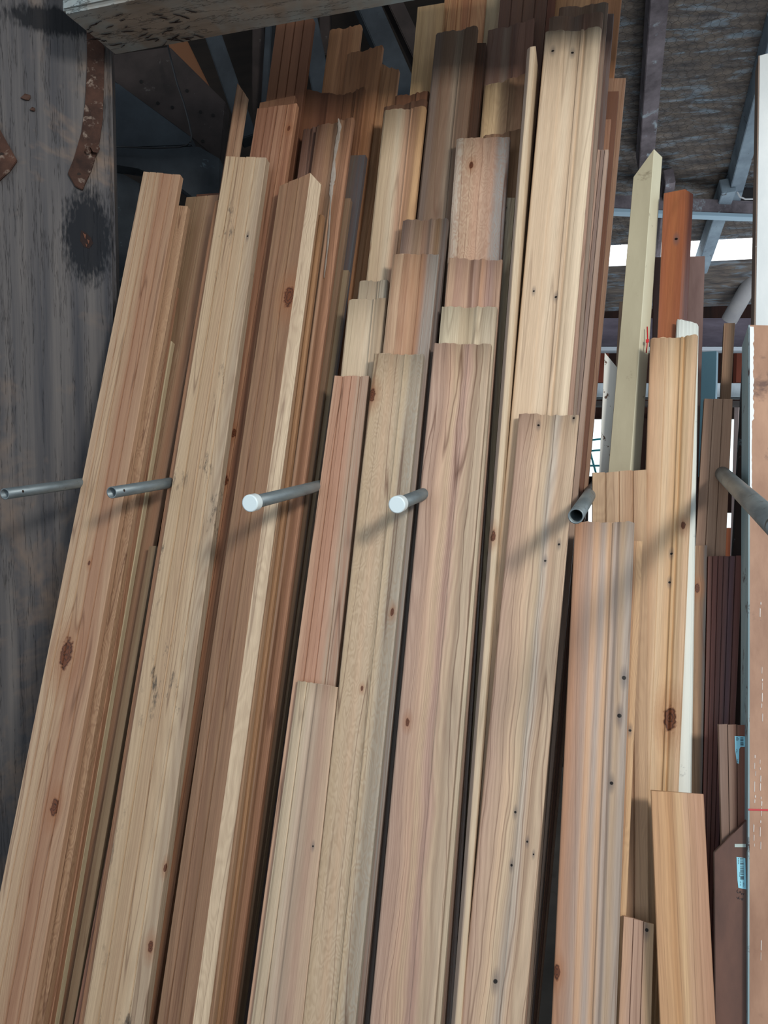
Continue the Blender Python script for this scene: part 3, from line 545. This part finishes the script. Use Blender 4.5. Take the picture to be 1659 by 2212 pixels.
board('X', 'dark mahogany grooved board at the right, standing behind the brown one with the label', (1529,1202), (1604,1201), (1508,2212), (1560,2212), -0.128, 0.018, 'vj5', ('8A4A3A', '8E4E40', '7A4A44', '6A4850', '824C44'), TG, grain=0.5, stripes=0.5, lines='28120E', rough=0.4)
board('Y', 'short brown two-piece board with a torn blue-white price label at the right', (1552,1564), (1612,1567), (1568,2212), (1612,2212), -0.022, 0.018, 'vj2', ('8C7466', '8A6E5C', '80523C', '864A34'), TG, grain=0.2, dirt=0.3)
# ================================================================ right-hand frame, labels
def on_plane(w): return lambda x, y: hit(x, y, w)
def foot_px(x, y): return (x, y)
def down(p):   # slide a point down its own board to the floor
    return p + B*((0.004-p.z)/B.z)
# old door-jamb timber at the right edge
aa_mat = rough_mat('jamb_brown', '8C6A56', 'B08C74', (9, 9, 1.2), '6A5248', 9, (0.60, 0.72), 0.5, bump=0.3)
h0 = hit
a1, a2 = h0(1620, 702, 0.02), h0(1700, 704, 0.02)
bl = h0(1619, 2212, 0.02); L_ = lambda p: p
blf = a1 + (bl-a1)*((0.004-a1.z)/(bl.z-a1.z)); brf = blf + U*((a2-a1).dot(U))
jm = tag(empty('jamb_timber', (blf+brf)/2), 'wide worn brown timber with a red line, at the right edge by the last pipe', 'timber')
prism('timber_face', [a1, a2, brf, blf], 0.10, aa_mat, jm, -N)
pe = prism('painted_edge', [a1+U*(-0.003), a1, blf, blf+U*(-0.003)], 0.10, rough_mat('blue_grey_paint', '6E8A94', '96A8AC', (8, 8, 1), '3E3436', 12, (0.60, 0.66), 0.6), jm, -N); pe['label'] = 'flaking blue-grey painted edge'
r1, r2, r3, r4 = h0(1617, 1747, 0.0215), h0(1702, 1749, 0.0215), h0(1702, 1753, 0.0215), h0(1617, 1751, 0.0215)
prism('red_line', [r1, r2, r3, r4], 0.0012, plain('red_crayon', 'B8383C', 0.6), jm, -N)
rsc = random.Random(9)
bm = bmesh.new()
for (xc, ya, yb) in ((1646, 1440, 1565), (1631, 1630, 1735), (1643, 1640, 1835), (1629, 1780, 1830), (1642, 1300, 1340), (1644, 2030, 2075)):
    y = ya
    while y < yb:
        l = rsc.uniform(6, 26); x = xc + rsc.uniform(-1.5, 1.5); wd = rsc.uniform(0.8, 2.2)
        v = [bm.verts.new(h0(a, b, 0.0203)) for a, b in ((x, y), (x+wd, y+2), (x+wd*0.7, min(y+l, yb)), (x-0.3, min(y+l, yb)-1))]; bm.faces.new(v)
        e = [bm.verts.new(q.co + N*0.0006) for q in v]; bm.faces.new(e)
        for k in range(4): bm.faces.new((v[k], v[(k+1) % 4], e[(k+1) % 4], e[k]))
        y += l + rsc.uniform(1, 12)
ps_ = mesh_obj('paint_streaks', bm, plain('white_scuff', 'CFC8C2', 0.7)); ps_.parent = jm; ps_.matrix_parent_inverse = jm.matrix_world.inverted(); ps_['kind'] = 'stuff'
# white flaking paint ridge along the upper left of the jamb
bm = bmesh.new(); rr = random.Random(5); prev = None
for k in range(61):
    y = 706 + k*6.0; w0 = (8 + 5*rr.random())*(1 if k < 34 else 0.45)
    p, q_ = h0(1619.5, y, 0.0222), h0(1619.5+w0*0.6+2, y, 0.0212)
    cur = [bm.verts.new(p), bm.verts.new(q_), bm.verts.new(p+N*0.0016)]
    if prev:
        for i in range(3): bm.faces.new((prev[i], prev[(i+1) % 3], cur[(i+1) % 3], cur[i]))
    prev = cur
fp = mesh_obj('flaking_paint', bm, plain('flaking_paint', 'DDE2E4', 0.7)); fp.parent = jm; fp.matrix_parent_inverse = jm.matrix_world.inverted()

# tall upright behind, pale face with dark edge
b1, b2 = h0(1641, 120, -0.15), h0(1720, 100, -0.15); c1_, c2_ = down(h0(1636, 700, -0.15)), down(h0(1715, 700, -0.15))
c1_ = b1 + (h0(1632, 700, -0.15)-b1)*((0.004-b1.z)/(h0(1632, 700, -0.15).z-b1.z)); c2_ = c1_ + U*((b2-b1).dot(U))
up_ = tag(empty('painted_upright', (c1_+c2_)/2), 'tall pale painted upright at the upper right edge with a brown left side', 'upright')
prism('upright_face', [b1, b2, c2_, c1_], 0.02, rough_mat('pale_upright', 'C4CCCE', 'DDE2E2', (6, 6, 1)), up_, -N)
pe2 = prism('upright_edge', [b1-U*0.003, b1+U*0.001, c1_+U*0.001, c1_-U*0.003], 0.055, rough_mat('brown_upright', '6E6058', '8C7C70', (8, 8, 1), 'B8C0C4', 12, (0.64, 0.7)), up_, -N); pe2['label'] = 'weathered brown edge'
board('CC', 'dark peeling upright between the brown grooved board and the worn timber at the right edge', (1606, 780), (1636, 780), (1583, 1200), (1616, 1200), -0.225, 0.03, 'flat', ('4A4446',), PL, mat=rough_mat('dark_peeling', '2E2624', '4A3A36', (9, 1, 9), '7E929A', 16, (0.60, 0.66), 0.6))
# clipped-corner board with its price label
zc = [h0(1543, 1842, 0.004), h0(1583, 1801, 0.004), h0(1590, 1797, 0.004), h0(1616, 1768, 0.004)]
zl = h0(1545, 2209, 0.004); zf = zc[0] + (zl-zc[0])*((0.004-zc[0].z)/(zl.z-zc[0].z)); zr = zf + U*((zc[-1]-zc[0]).dot(U))
zb = tag(empty('clipped_board', (zf+zr)/2), 'dark glossy brown board with a clipped top corner and a blue-white barcode label', 'board')
prism('board_face', zc+[zr, zf], 0.018, rough_mat('dark_glossy_brown', '4E3A34', '6E5044', (10, 10, 1.0), '8A6A58', 9, (0.66, 0.8), 0.35, bump=0.15), zb, -N, 0.001)
M_lab = plain('label_paper', '8FD4E8', 0.5); M_ink = plain('label_ink', '1C2C38', 0.6); M_tape = plain('pale_tape', 'A8B8B4', 0.5)
def quad_px(name, x0, y0, x1, y1, w, mat, parent, th=0.0004, skew=0.0):
    return prism(name, [hit(x0+skew*(0), y0, w), hit(x1, y0, w), hit(x1+skew*(y1-y0), y1, w), hit(x0+skew*(y1-y0), y1, w)], th, mat, parent, -N)
def price_label(parent, w, outline, bars, texts):
    lb = prism('price_label', [hit(x, y, w) for x, y in outline], 0.0004, M_lab, None, -N)
    bm = bmesh.new()
    def add(x0, y0, x1, y1):
        v = [bm.verts.new(hit(*q, w+0.0003)) for q in ((x0, y0), (x1, y0), (x1, y1), (x0, y1))]; bm.faces.new(v)
    for b_ in bars: add(*b_)
    for b_ in texts: add(*b_)
    me = bpy.data.meshes.new('printing'); 
    # give the ink its own tiny thickness
    r = bmesh.ops.extrude_face_region(bm, geom=list(bm.faces)); bmesh.ops.translate(bm, vec=-N*0.0002, verts=[g for g in r['geom'] if isinstance(g, bmesh.types.BMVert)])
    bmesh.ops.recalc_face_normals(bm, faces=bm.faces); bm.to_mesh(me); bm.free(); ink = link('printing', me, M_ink)
    lb.parent = parent; lb.matrix_parent_inverse = parent.matrix_world.inverted(); ink.parent = lb
    lb['label'] = 'blue-white barcode label'; return lb
rb = random.Random(11)
def barcode(x0, x1, y0, y1, n):
    out = []; y = y0; 
    while y < y1:
        h = rb.choice((0.8, 1.2, 2.0)); out.append((x0+(y-y0)*0.02, y, x1+(y-y0)*0.02, min(y+h, y1))); y += h + rb.choice((0.7, 1.1, 1.6))
    return out
def lines_of_text(x0, x1, y0, y1, step=2.0):
    out = []; y = y0
    while y < y1:
        out.append((x0, y, x0+(x1-x0)*rb.uniform(0.5, 1.0), y+0.9)); y += step*rb.uniform(0.8, 1.4)
    return out
price_label(zb, 0.0048, [(1591, 1851), (1610, 1854), (1612, 1921), (1595, 1918), (1593, 1900)], barcode(1598.5, 1606, 1854, 1901, 20), lines_of_text(1594, 1597.4, 1854, 1866)+lines_of_text(1597, 1599, 1884, 1894)+lines_of_text(1599, 1601, 1904, 1913)+lines_of_text(1605, 1608, 1905, 1914))
quad_px('tape', 1587, 1823, 1611, 1830, 0.0048, M_tape, zb)
# handwriting scrawl under the label
def scrawl(pts, w, parent):
    o = tube('handwriting', [hit(x, y, w) for x, y in pts], 0.0005, M_ink, 5, parent); return o
scrawl([(1594, 1922), (1592, 1924), (1593, 1928), (1596, 1929)], 0.0048, zb); scrawl([(1597, 1926), (1599, 1929), (1601, 1926), (1599, 1925)], 0.0048, zb)
scrawl([(1602, 1929), (1602, 1933), (1604, 1930), (1606, 1933), (1607, 1930)], 0.0048, zb); scrawl([(1592, 1938), (1594, 1942), (1597, 1937), (1595, 1941), (1599, 1942)], 0.0048, zb)
scrawl([(1601, 1940), (1603, 1945), (1605, 1940)], 0.0048, zb)
yb = BO['Y']
price_label(yb, -0.0212, [(1587, 1590), (1618, 1591), (1618, 1614), (1600, 1613), (1597, 1618), (1596, 1650), (1592, 1649), (1588, 1620)], barcode(1599, 1606, 1593, 1612, 8), lines_of_text(1590, 1596, 1593, 1600)+lines_of_text(1590.5, 1593.5, 1618, 1628)+lines_of_text(1592, 1595, 1640, 1648))
# red mark on the cream board
mk = tube('red_mark', [hit(1398, 706, -0.134), hit(1399, 735, -0.134), hit(1396, 762, -0.134)], 0.0016, plain('red_tape', 'C01820', 0.5), 6, BO['Q'])
kb = prism('red_tag', [hit(1395, 733, -0.1325), hit(1402, 732, -0.1325), hit(1402, 739, -0.1325), hit(1395, 740, -0.1325)], 0.002, bpy.data.materials['red_tape'], BO['Q'], -N)

# pale blue steel post, square and open at the top
M_blue = rough_mat('blue_paint', '7FB4C8', '93C2D2', (3, 3, 1), 'B8CCD0', 20, (0.68, 0.74), 0.4, bump=0.1)
sq = hit(1529, 762, -0.42); bm = bmesh.new(); s_ = 0.026; si = 0.023
V3 = lambda x, y, z: bm.verts.new(Vector((x, y, z)))
top, bot = sq.z, 0.0
ringo = [[V3(a*s_, b_*s_, z) for a, b_ in ((-1, -1), (1, -1), (1, 1), (-1, 1))] for z in (bot, top)]
ringi = [[V3(a*si, b_*si, z) for a, b_ in ((-1, -1), (1, -1), (1, 1), (-1, 1))] for z in (bot, top)]
for k in range(4):
    j = (k+1) % 4
    bm.faces.new((ringo[0][k], ringo[0][j], ringo[1][j], ringo[1][k])); bm.faces.new((ringi[0][k], ringi[1][k], ringi[1][j], ringi[0][j]))
    for z in (0, 1): bm.faces.new((ringo[z][k], ringo[z][j], ringi[z][j], ringi[z][k]))
sp_ = mesh_obj('steel_post', bm, M_blue); sp_.location = (sq.x, sq.y, 0); sp_.rotation_euler = (0, 0, -0.5)
tag(sp_, 'pale blue square steel post, open at the top, behind the broad moulding', 'post')

# ================================================================ rail and pegs
M_galv = rough_mat('galvanised_pipe', '6A7478', '8E999C', (5, 5, 25), '565048', 40, (0.62, 0.7), 0.45, bump=0.15, metallic=0.55)
M_pipe_in = plain('pipe_rust', '2A1F1A', 0.9)
PD = ray(1400, 870).normalized()
def project(p):
    d = p-CAM; a = d.dot(FW); return (829.5+F*d.dot(RT)/a, 1106-F*d.dot(UP)/a)
def peg(tip, xc, r, label, cap=False, wend=-0.36, holes=(), dbase=None):
    lo_, hi_ = 1.2, 2.4
    def cross(d, w=0.0):
        q = at(*tip, d); s = ((P0+N*w - q).dot(N))/PD.dot(N); return q + PD*s
    if dbase is None:
        for _ in range(40):
            m = (lo_+hi_)/2
            if project(cross(m))[0] > xc: lo_ = m
            else: hi_ = m
        d = (lo_+hi_)/2
    else: d = dbase
    q = at(*tip, d); e = cross(d, wend)
    root = tag(empty('rack_pipe', e), label, 'pipe', 'steel pipes dividing the rack into bays')
    del root['group']
    tube('pipe', [q, q+(e-q)*0.5, e], r, M_galv, 28, root, 0.0028)
    for f in holes:
        c = q + (e-q)*f; sd = (CAM-c).normalized(); sd = (sd - PD*sd.dot(PD)).normalized(); ang = sd
        tube('drilled_hole', [c+ang*(r-0.001), c+ang*(r+0.0005)], 0.0035, M_pipe_in, 12, root)
    if cap:
        cp = tube('end_cap', [q-PD*0.004, q-PD*0.0025, q+PD*0.0, q+PD*0.020, q+PD*0.021], r+0.0045, M_cap, 32, root)
        # round the rim of the cap
        me = cp.data; bmc = bmesh.new(); bmc.from_mesh(me)
        for v in bmc.verts:
            wv = cp.matrix_world @ v.co; k = (wv-q).dot(PD)
            if k < -0.003: ax = q+PD*k; nv = ax+(wv-ax)*0.86; v.co = cp.matrix_world.inverted() @ nv
        bmc.to_mesh(me); bmc.free(); cp['label'] = 'white plastic end cap'
    print('PEG', label[:20], 'tip depth', round(d, 2)); return root
M_cap = plain('white_cap', 'DCECF0', 0.35)
peg((10, 1067), 170, 0.0145, 'open grey steel pipe furthest left, in front of the dark post', holes=(0.07,))
peg((241, 1064), 350, 0.0150, 'open grey steel pipe with a drilled hole crossing the leftmost boards', holes=(0.05,))
peg((541, 1087), 672, 0.0150, 'steel pipe with a white cap crossing the brown split-knot board', cap=True)
peg((858, 1090), 912, 0.0152, 'steel pipe with a white cap just left of the wide pinkish board', cap=True)
peg((1244, 1115), 1268, 0.0155, 'open-ended steel pipe pointing at the viewer right of the nail-marked board')
peg((1735, 1190), 1600, 0.0175, 'steel pipe crossing the worn timber and leaving the picture at the right', dbase=0.9)
ra = hit(1276, 1046, -0.40)
rl = bar('rack_rail', ra - U*2.2, ra + U*1.1, 0.06, 0.045, rough_mat('rail_timber', '241E1B', '3A302A', (3, 3, 3)), Z); tag(rl, 'dark horizontal rail the pipes are fixed to, behind the timber', 'rail')

# ================================================================ post, iron straps, beam, braces
M_post = rough_mat('post_timber', '3E3F44', '6C6764', (20, 20, 0.6), '8A7462', 2.2, (0.50, 0.72), crack=0.7, bump=0.5)
# burnt patch round the bolt hole, and painted shade at the top, in the post's colour
def burn_or_shade(mat, cx, cz, rx, rz, tint):
    tr = mat.node_tree; nd = tr.nodes; bs = nd['Principled BSDF']; src = bs.inputs['Base Color'].links[0].from_socket
    tc = nd.new('ShaderNodeTexCoord'); sp = nd.new('ShaderNodeSeparateXYZ'); tr.links.new(tc.outputs['Object'], sp.inputs[0])
    def m(op, a, b):
        k = nd.new('ShaderNodeMath'); k.operation = op
        for i, v in enumerate((a, b)):
            if isinstance(v, (int, float)): k.inputs[i].default_value = v
            elif v is not None: tr.links.new(v, k.inputs[i])
        return k.outputs[0]
    nz = nd.new('ShaderNodeTexNoise'); mp = nd.new('ShaderNodeMapping'); mp.inputs['Scale'].default_value = (28, 28, 7); tr.links.new(tc.outputs['Object'], mp.inputs[0]); tr.links.new(mp.outputs[0], nz.inputs['Vector']); nz.inputs['Detail'].default_value = 5
    a = m('DIVIDE', m('SUBTRACT', sp.outputs[0], cx), rx); b = m('DIVIDE', m('SUBTRACT', sp.outputs[2], cz), rz)
    d = m('ADD', m('SQRT', m('ADD', m('MULTIPLY', a, a), m('MULTIPLY', b, b)), None), m('MULTIPLY', m('SUBTRACT', nz.outputs[0], 0.5), 1.1))
    rp = nd.new('ShaderNodeValToRGB'); rp.color_ramp.elements[0].position = 0.65; rp.color_ramp.elements[0].color = (0.92, 0.92, 0.92, 1); rp.color_ramp.elements[1].position = 1.1; rp.color_ramp.elements[1].color = (0, 0, 0, 1); tr.links.new(d, rp.inputs[0])
    mx = nd.new('ShaderNodeMix'); mx.data_type = 'RGBA'; tr.links.new(rp.outputs[0], mx.inputs[0]); tr.links.new(src, mx.inputs[6]); mx.inputs[7].default_value = lin(tint); tr.links.new(mx.outputs[2], bs.inputs['Base Color'])
PDp = 2.44; pr = at(250, 560, PDp)
PX = Vector((0.955, 0.297, 0)); PY = Vector((-0.297, 0.955, 0))     # post turned a little the other way to the rack
pz_top = at(200, 28, PDp).z
post = box_uv('timber_post', Vector((pr.x, pr.y, 0)) - PX*0.50, PX, PY, Z, 0.50, 0.38, pz_top+0.05, M_post, bevel=0.012)
tag(post, 'massive dark weathered timber post at the left edge with iron straps', 'post')
def pf(x, y, off=0.0):        # point on the post's front face
    r = ray(x, y); o_ = Vector((pr.x, pr.y, 0)) - PY*off; return CAM + r*((o_-CAM).dot(PY)/r.dot(PY))
def plocal(x, y):
    p = pf(x, y) - (Vector((pr.x, pr.y, 0)) - PX*0.50); return p.dot(PX), p.z
bx, bz = plocal(190, 510); burn_or_shade(M_post, bx, bz, 0.085, 0.17, '10151C')
bx, bz = plocal(120, 45); burn_or_shade(M_post, bx, bz, 0.16, 0.05, '16181C')  # shadow at the rounded post top, painted dark into the timber
M_rust = rough_mat('rusty_iron', '30221D', '5A3E32', (12, 12, 12), '8A7A6E', 26, (0.56, 0.66), 0.8, bump=0.8, metallic=0.25)
ol = [(187, 58), (226, 100), (224, 190), (222, 255), (214, 312), (197, 368), (178, 410), (162, 402), (146, 374), (160, 340), (176, 285), (184, 220), (188, 140)]
st = prism('iron_strap', [pf(x, y, 0.012) for x, y in ol], 0.011, M_rust, None, PY, 0.002); tag(st, 'curved rusty iron strap bolted to the upper right of the dark post', 'strap')
bo = tube('bolt', [pf(206, 320, 0.012), pf(206, 320, 0.034)], 0.014, M_rust, 6, st, smooth=False); tube('bolt', [pf(192, 322, 0.012), pf(190, 326, 0.026)], 0.010, M_rust, 6, st, smooth=False)
tube('bolt_hole', [pf(171, 377, 0.011), pf(171, 377, 0.0125)], 0.0058, M_pipe_in, 14, st)
st2 = prism('iron_strap', [pf(x, y, 0.012) for x, y in [(-60, 200), (-14, 255), (18, 312), (37, 346), (22, 368), (-4, 392), (-50, 400)]], 0.011, M_rust, None, PY, 0.002); tag(st2, 'rusty iron strap corner at the left edge of the dark post', 'strap')
tube('bolt_hole', [pf(4, 334, 0.011), pf(4, 334, 0.0125)], 0.0065, M_pipe_in, 14, st2)
# ragged hole in the burnt patch with splintered wood
kn = prism('knot_hole', [pf(x, y, 0.0012) for x, y in [(175, 497), (186, 503), (197, 514), (201, 526), (192, 537), (181, 533), (173, 520)]], 0.001, plain('splintered_wood', '241410', 0.9), post, PY)
for (x, y, s2) in ((182, 510, 1.0), (190, 522, 0.8), (186, 530, 0.6)):
    prism('splinter', [pf(x-3*s2, y-7*s2, 0.004), pf(x+4*s2, y-3*s2, 0.006), pf(x+2*s2, y+7*s2, 0.003)], 0.003, plain('splinter_wood', '6A4230', 0.9), post, PY)
for (x, y, a_, l1, l2) in ((57, 210, 0.5, 0.018, 0.007), (71, 236, 1.2, 0.010, 0.004)):
    c = pf(x, y, 0.006); bm = bmesh.new(); n_ = 7
    vs = [bm.verts.new(c + PX*(math.cos(k*2*math.pi/n_)*l1*(0.6+0.4*((k*5) % 3)/2)) + Z*(math.sin(k*2*math.pi/n_)*l2*1.3) - PY*(0.002*((k*7) % 3))) for k in range(n_)]
    bot_ = [bm.verts.new(v.co + PY*0.0055) for v in vs]; bm.faces.new(vs); bm.faces.new(bot_)
    for k in range(n_): bm.faces.new((vs[k], vs[(k+1) % n_], bot_[(k+1) % n_], bot_[k]))
    o = mesh_obj('dry_leaf', bm, plain('dry_leaf%d' % x, '4A342A', 0.9)); tag(o, ('curled brown dead leaf caught on the upper part of the dark post', 'smaller brown scrap just below the dead leaf on the dark post')[x > 60], 'leaf')
# beam overhead
M_beam = rough_mat('beam_timber', '7A7268', 'A89C8E', (1.6, 9, 9), '9DB2B8', 1.6, (0.40, 0.62), crack=0.35, bump=0.8)
bc = at(248, 122, 2.36)
beam = box_uv('overhead_beam', bc, U, -HB, Z, 3.2, 0.24, 0.30, M_beam, bevel=0.01); tag(beam, 'heavy grey overhead beam with a scarred underside, across the top left', 'beam')
def bf(x, y, off=0.0015):
    r = ray(x, y); return CAM + r*((bc.z-off-CAM.z)/r.z)
rs = random.Random(21); M_scar = plain('bark_scar', '2E1E18', 0.95)
bm = bmesh.new()
for k in range(44):
    x = rs.uniform(190, 430); y = rs.uniform(18, 100) 
    if y > 118 - (x-248)*0.142 - 6 or y < 22: continue
    a = rs.uniform(-0.9, 0.4); l = rs.uniform(10, 34); pts = []
    for i in range(6):
        pts.append((x+math.cos(a)*l*(i/5-.5)+rs.uniform(-1.5, 1.5), y+math.sin(a)*l*(i/5-.5)*0.7+rs.uniform(-1, 1)))
    prev = None
    for i, (px_, py_) in enumerate(pts):
        wv = 2.6*math.sin(math.pi*(i+0.4)/6)
        cur = [bm.verts.new(bf(px_, py_-wv/2)), bm.verts.new(bf(px_, py_+wv/2)), bm.verts.new(bf(px_, py_, 0.004))]
        if prev:
            for j in range(3): bm.faces.new((prev[j], prev[(j+1) % 3], cur[(j+1) % 3], cur[j]))
        prev = cur
sc = mesh_obj('bark_scars', bm, M_scar, None); sc.parent = beam; sc.matrix_parent_inverse = beam.matrix_world.inverted(); sc['kind'] = 'stuff'

M_br = rough_mat('dark_brace', '241F1E', '3A3230', (5, 5, 5), '5A5654', 12, (0.64, 0.72), bump=0.4)
M_brb = rough_mat('slate_brace', '24292E', '363D43', (5, 5, 5), '526068', 9, (0.66, 0.74), bump=0.3)
def plate(name, pts, d, th, mat, label, cat='brace', dd=None):
    P = [at(x, y, d) for x, y in pts]
    return tag(prism(name, P, th, mat, None, FW, 0.004), label, cat)
bp = plate('brace_plate', [(225, 120), (366, 100), (488, 221), (476, 352), (415, 297), (257, 182), (225, 160)], 3.25, 0.08, M_br, 'dark bolted brace plate right of the post under the beam')
for (x, y) in ((305, 176), (341, 223), (404, 196), (433, 242), (460, 249), (372, 232), (438, 305)):
    tube('bolt_hole', [at(x, y, 3.249), at(x, y, 3.245)], 0.007, plain('bolt_dark_%d' % x, '0E0C0C', 0.9), 10, bp)
plate('brace_timber', [(215, 160), (257, 182), (415, 297), (413, 314), (215, 322)], 3.18, 0.08, M_brb, 'slate-coloured triangular timber face right of the post, above the wire')
plate('brace_timber', [(215, 318), (430, 316), (476, 343), (474, 440), (425, 434), (380, 396), (300, 362), (215, 352)], 3.14, 0.08, M_brb, 'slate-coloured timber running down to the right below the wire')
plate('brace_timber', [(215, 352), (250, 366), (303, 396), (290, 720), (290, 1816), (215, 1816)], 3.22, 0.08, M_brb, 'lower slate timber between the post and the leftmost board')
tag(tube('wire', [at(x, y, 3.10) for x, y in ((362, 96), (372, 140), (383, 182), (397, 222), (408, 262), (414, 292), (412, 306), (404, 314), (385, 318), (330, 320), (280, 318), (215, 314))], 0.0035, plain('black_wire', '1A1C20', 0.5), 8), 'black wire looping over the braces between post and boards', 'wire')
def dbar(name, a, b, d, wd, mat, label, cat='strut', dp=0.09, d2=None):
    p0, p1 = at(*a, d), at(*b, d2 or d); v = p0-p1          # run up to the roof
    p0 = p0 + v*((RO-p0).dot(RN)/v.dot(RN))
    return tag(bar(name, p0, p1, wd, dp, mat, FW), label, cat)
M_orange = plain('orange_timber', '5E3A1E', 0.8)
dbar('strut', (455, 60), (540, 305), 3.5, 0.075, M_brb, 'grey-blue slanting strut behind the small tall moulding')
dbar('strut', (372, 70), (445, 220), 3.6, 0.09, M_orange, 'orange-brown strut end under the beam above the wire')
dbar('strut', (562, 40), (560, 420), 3.7, 0.06, M_br, 'dark brown stud left of the tall dark grooved board')
dbar('strut', (585, 40), (570, 300), 3.6, 0.03, M_brb, 'thin grey stud touching the tall dark grooved board')
dbar('strut', (664, 40), (706, 250), 3.4, 0.085, M_brb, 'slate strut between the tall dark grooved board and the orange moulding')
dbar('strut', (704, 30), (702, 130), 3.7, 0.05, M_br, 'short dark stud left of the orange grooved moulding')
dbar('strut', (795, 20), (905, 270), 3.4, 0.10, M_brb, 'broad slate strut behind the short double-step moulding')
dbar('strut', (850, 10), (925, 170), 3.6, 0.07, M_br, 'dark strut between the broad slate strut and the yellow-tan board')

# grey bark-edged crack running down the orange-edged moulding
def ribbon(name, path, w, mat, parent, seedv=1, th=0.0012):
    bm = bmesh.new(); rr = random.Random(seedv); prev = None; n = 40
    for k in range(n+1):
        f = k/n*(len(path)-1); i = min(int(f), len(path)-2); g = f-i
        x = path[i][0]*(1-g)+path[i+1][0]*g; y = path[i][1]*(1-g)+path[i+1][1]*g; hw = (path[i][2]*(1-g)+path[i+1][2]*g)*(0.7+0.5*rr.random())/2
        cur = [bm.verts.new(hit(x-hw, y, w)), bm.verts.new(hit(x+hw, y, w)), bm.verts.new(hit(x+rr.uniform(-.3, .3)*hw, y, w+th))]
        if prev:
            for j in range(3): bm.faces.new((prev[j], prev[(j+1) % 3], cur[(j+1) % 3], cur[j]))
        prev = cur
    o = mesh_obj(name, bm, mat); o.parent = parent; o.matrix_parent_inverse = parent.matrix_world.inverted(); return o
rc = ribbon('bark_crack', [(731, 256, 3), (734, 275, 8), (728, 310, 8), (722, 345, 4), (720, 385, 10), (716, 405, 9), (714, 440, 3), (709, 520, 5), (700, 600, 2)], -0.0845, rough_mat('bark_grey', '7C7064', 'A89C90', (9, 9, 9)), BO['MB'], 4)
rc['label'] = 'grey bark-edged crack'
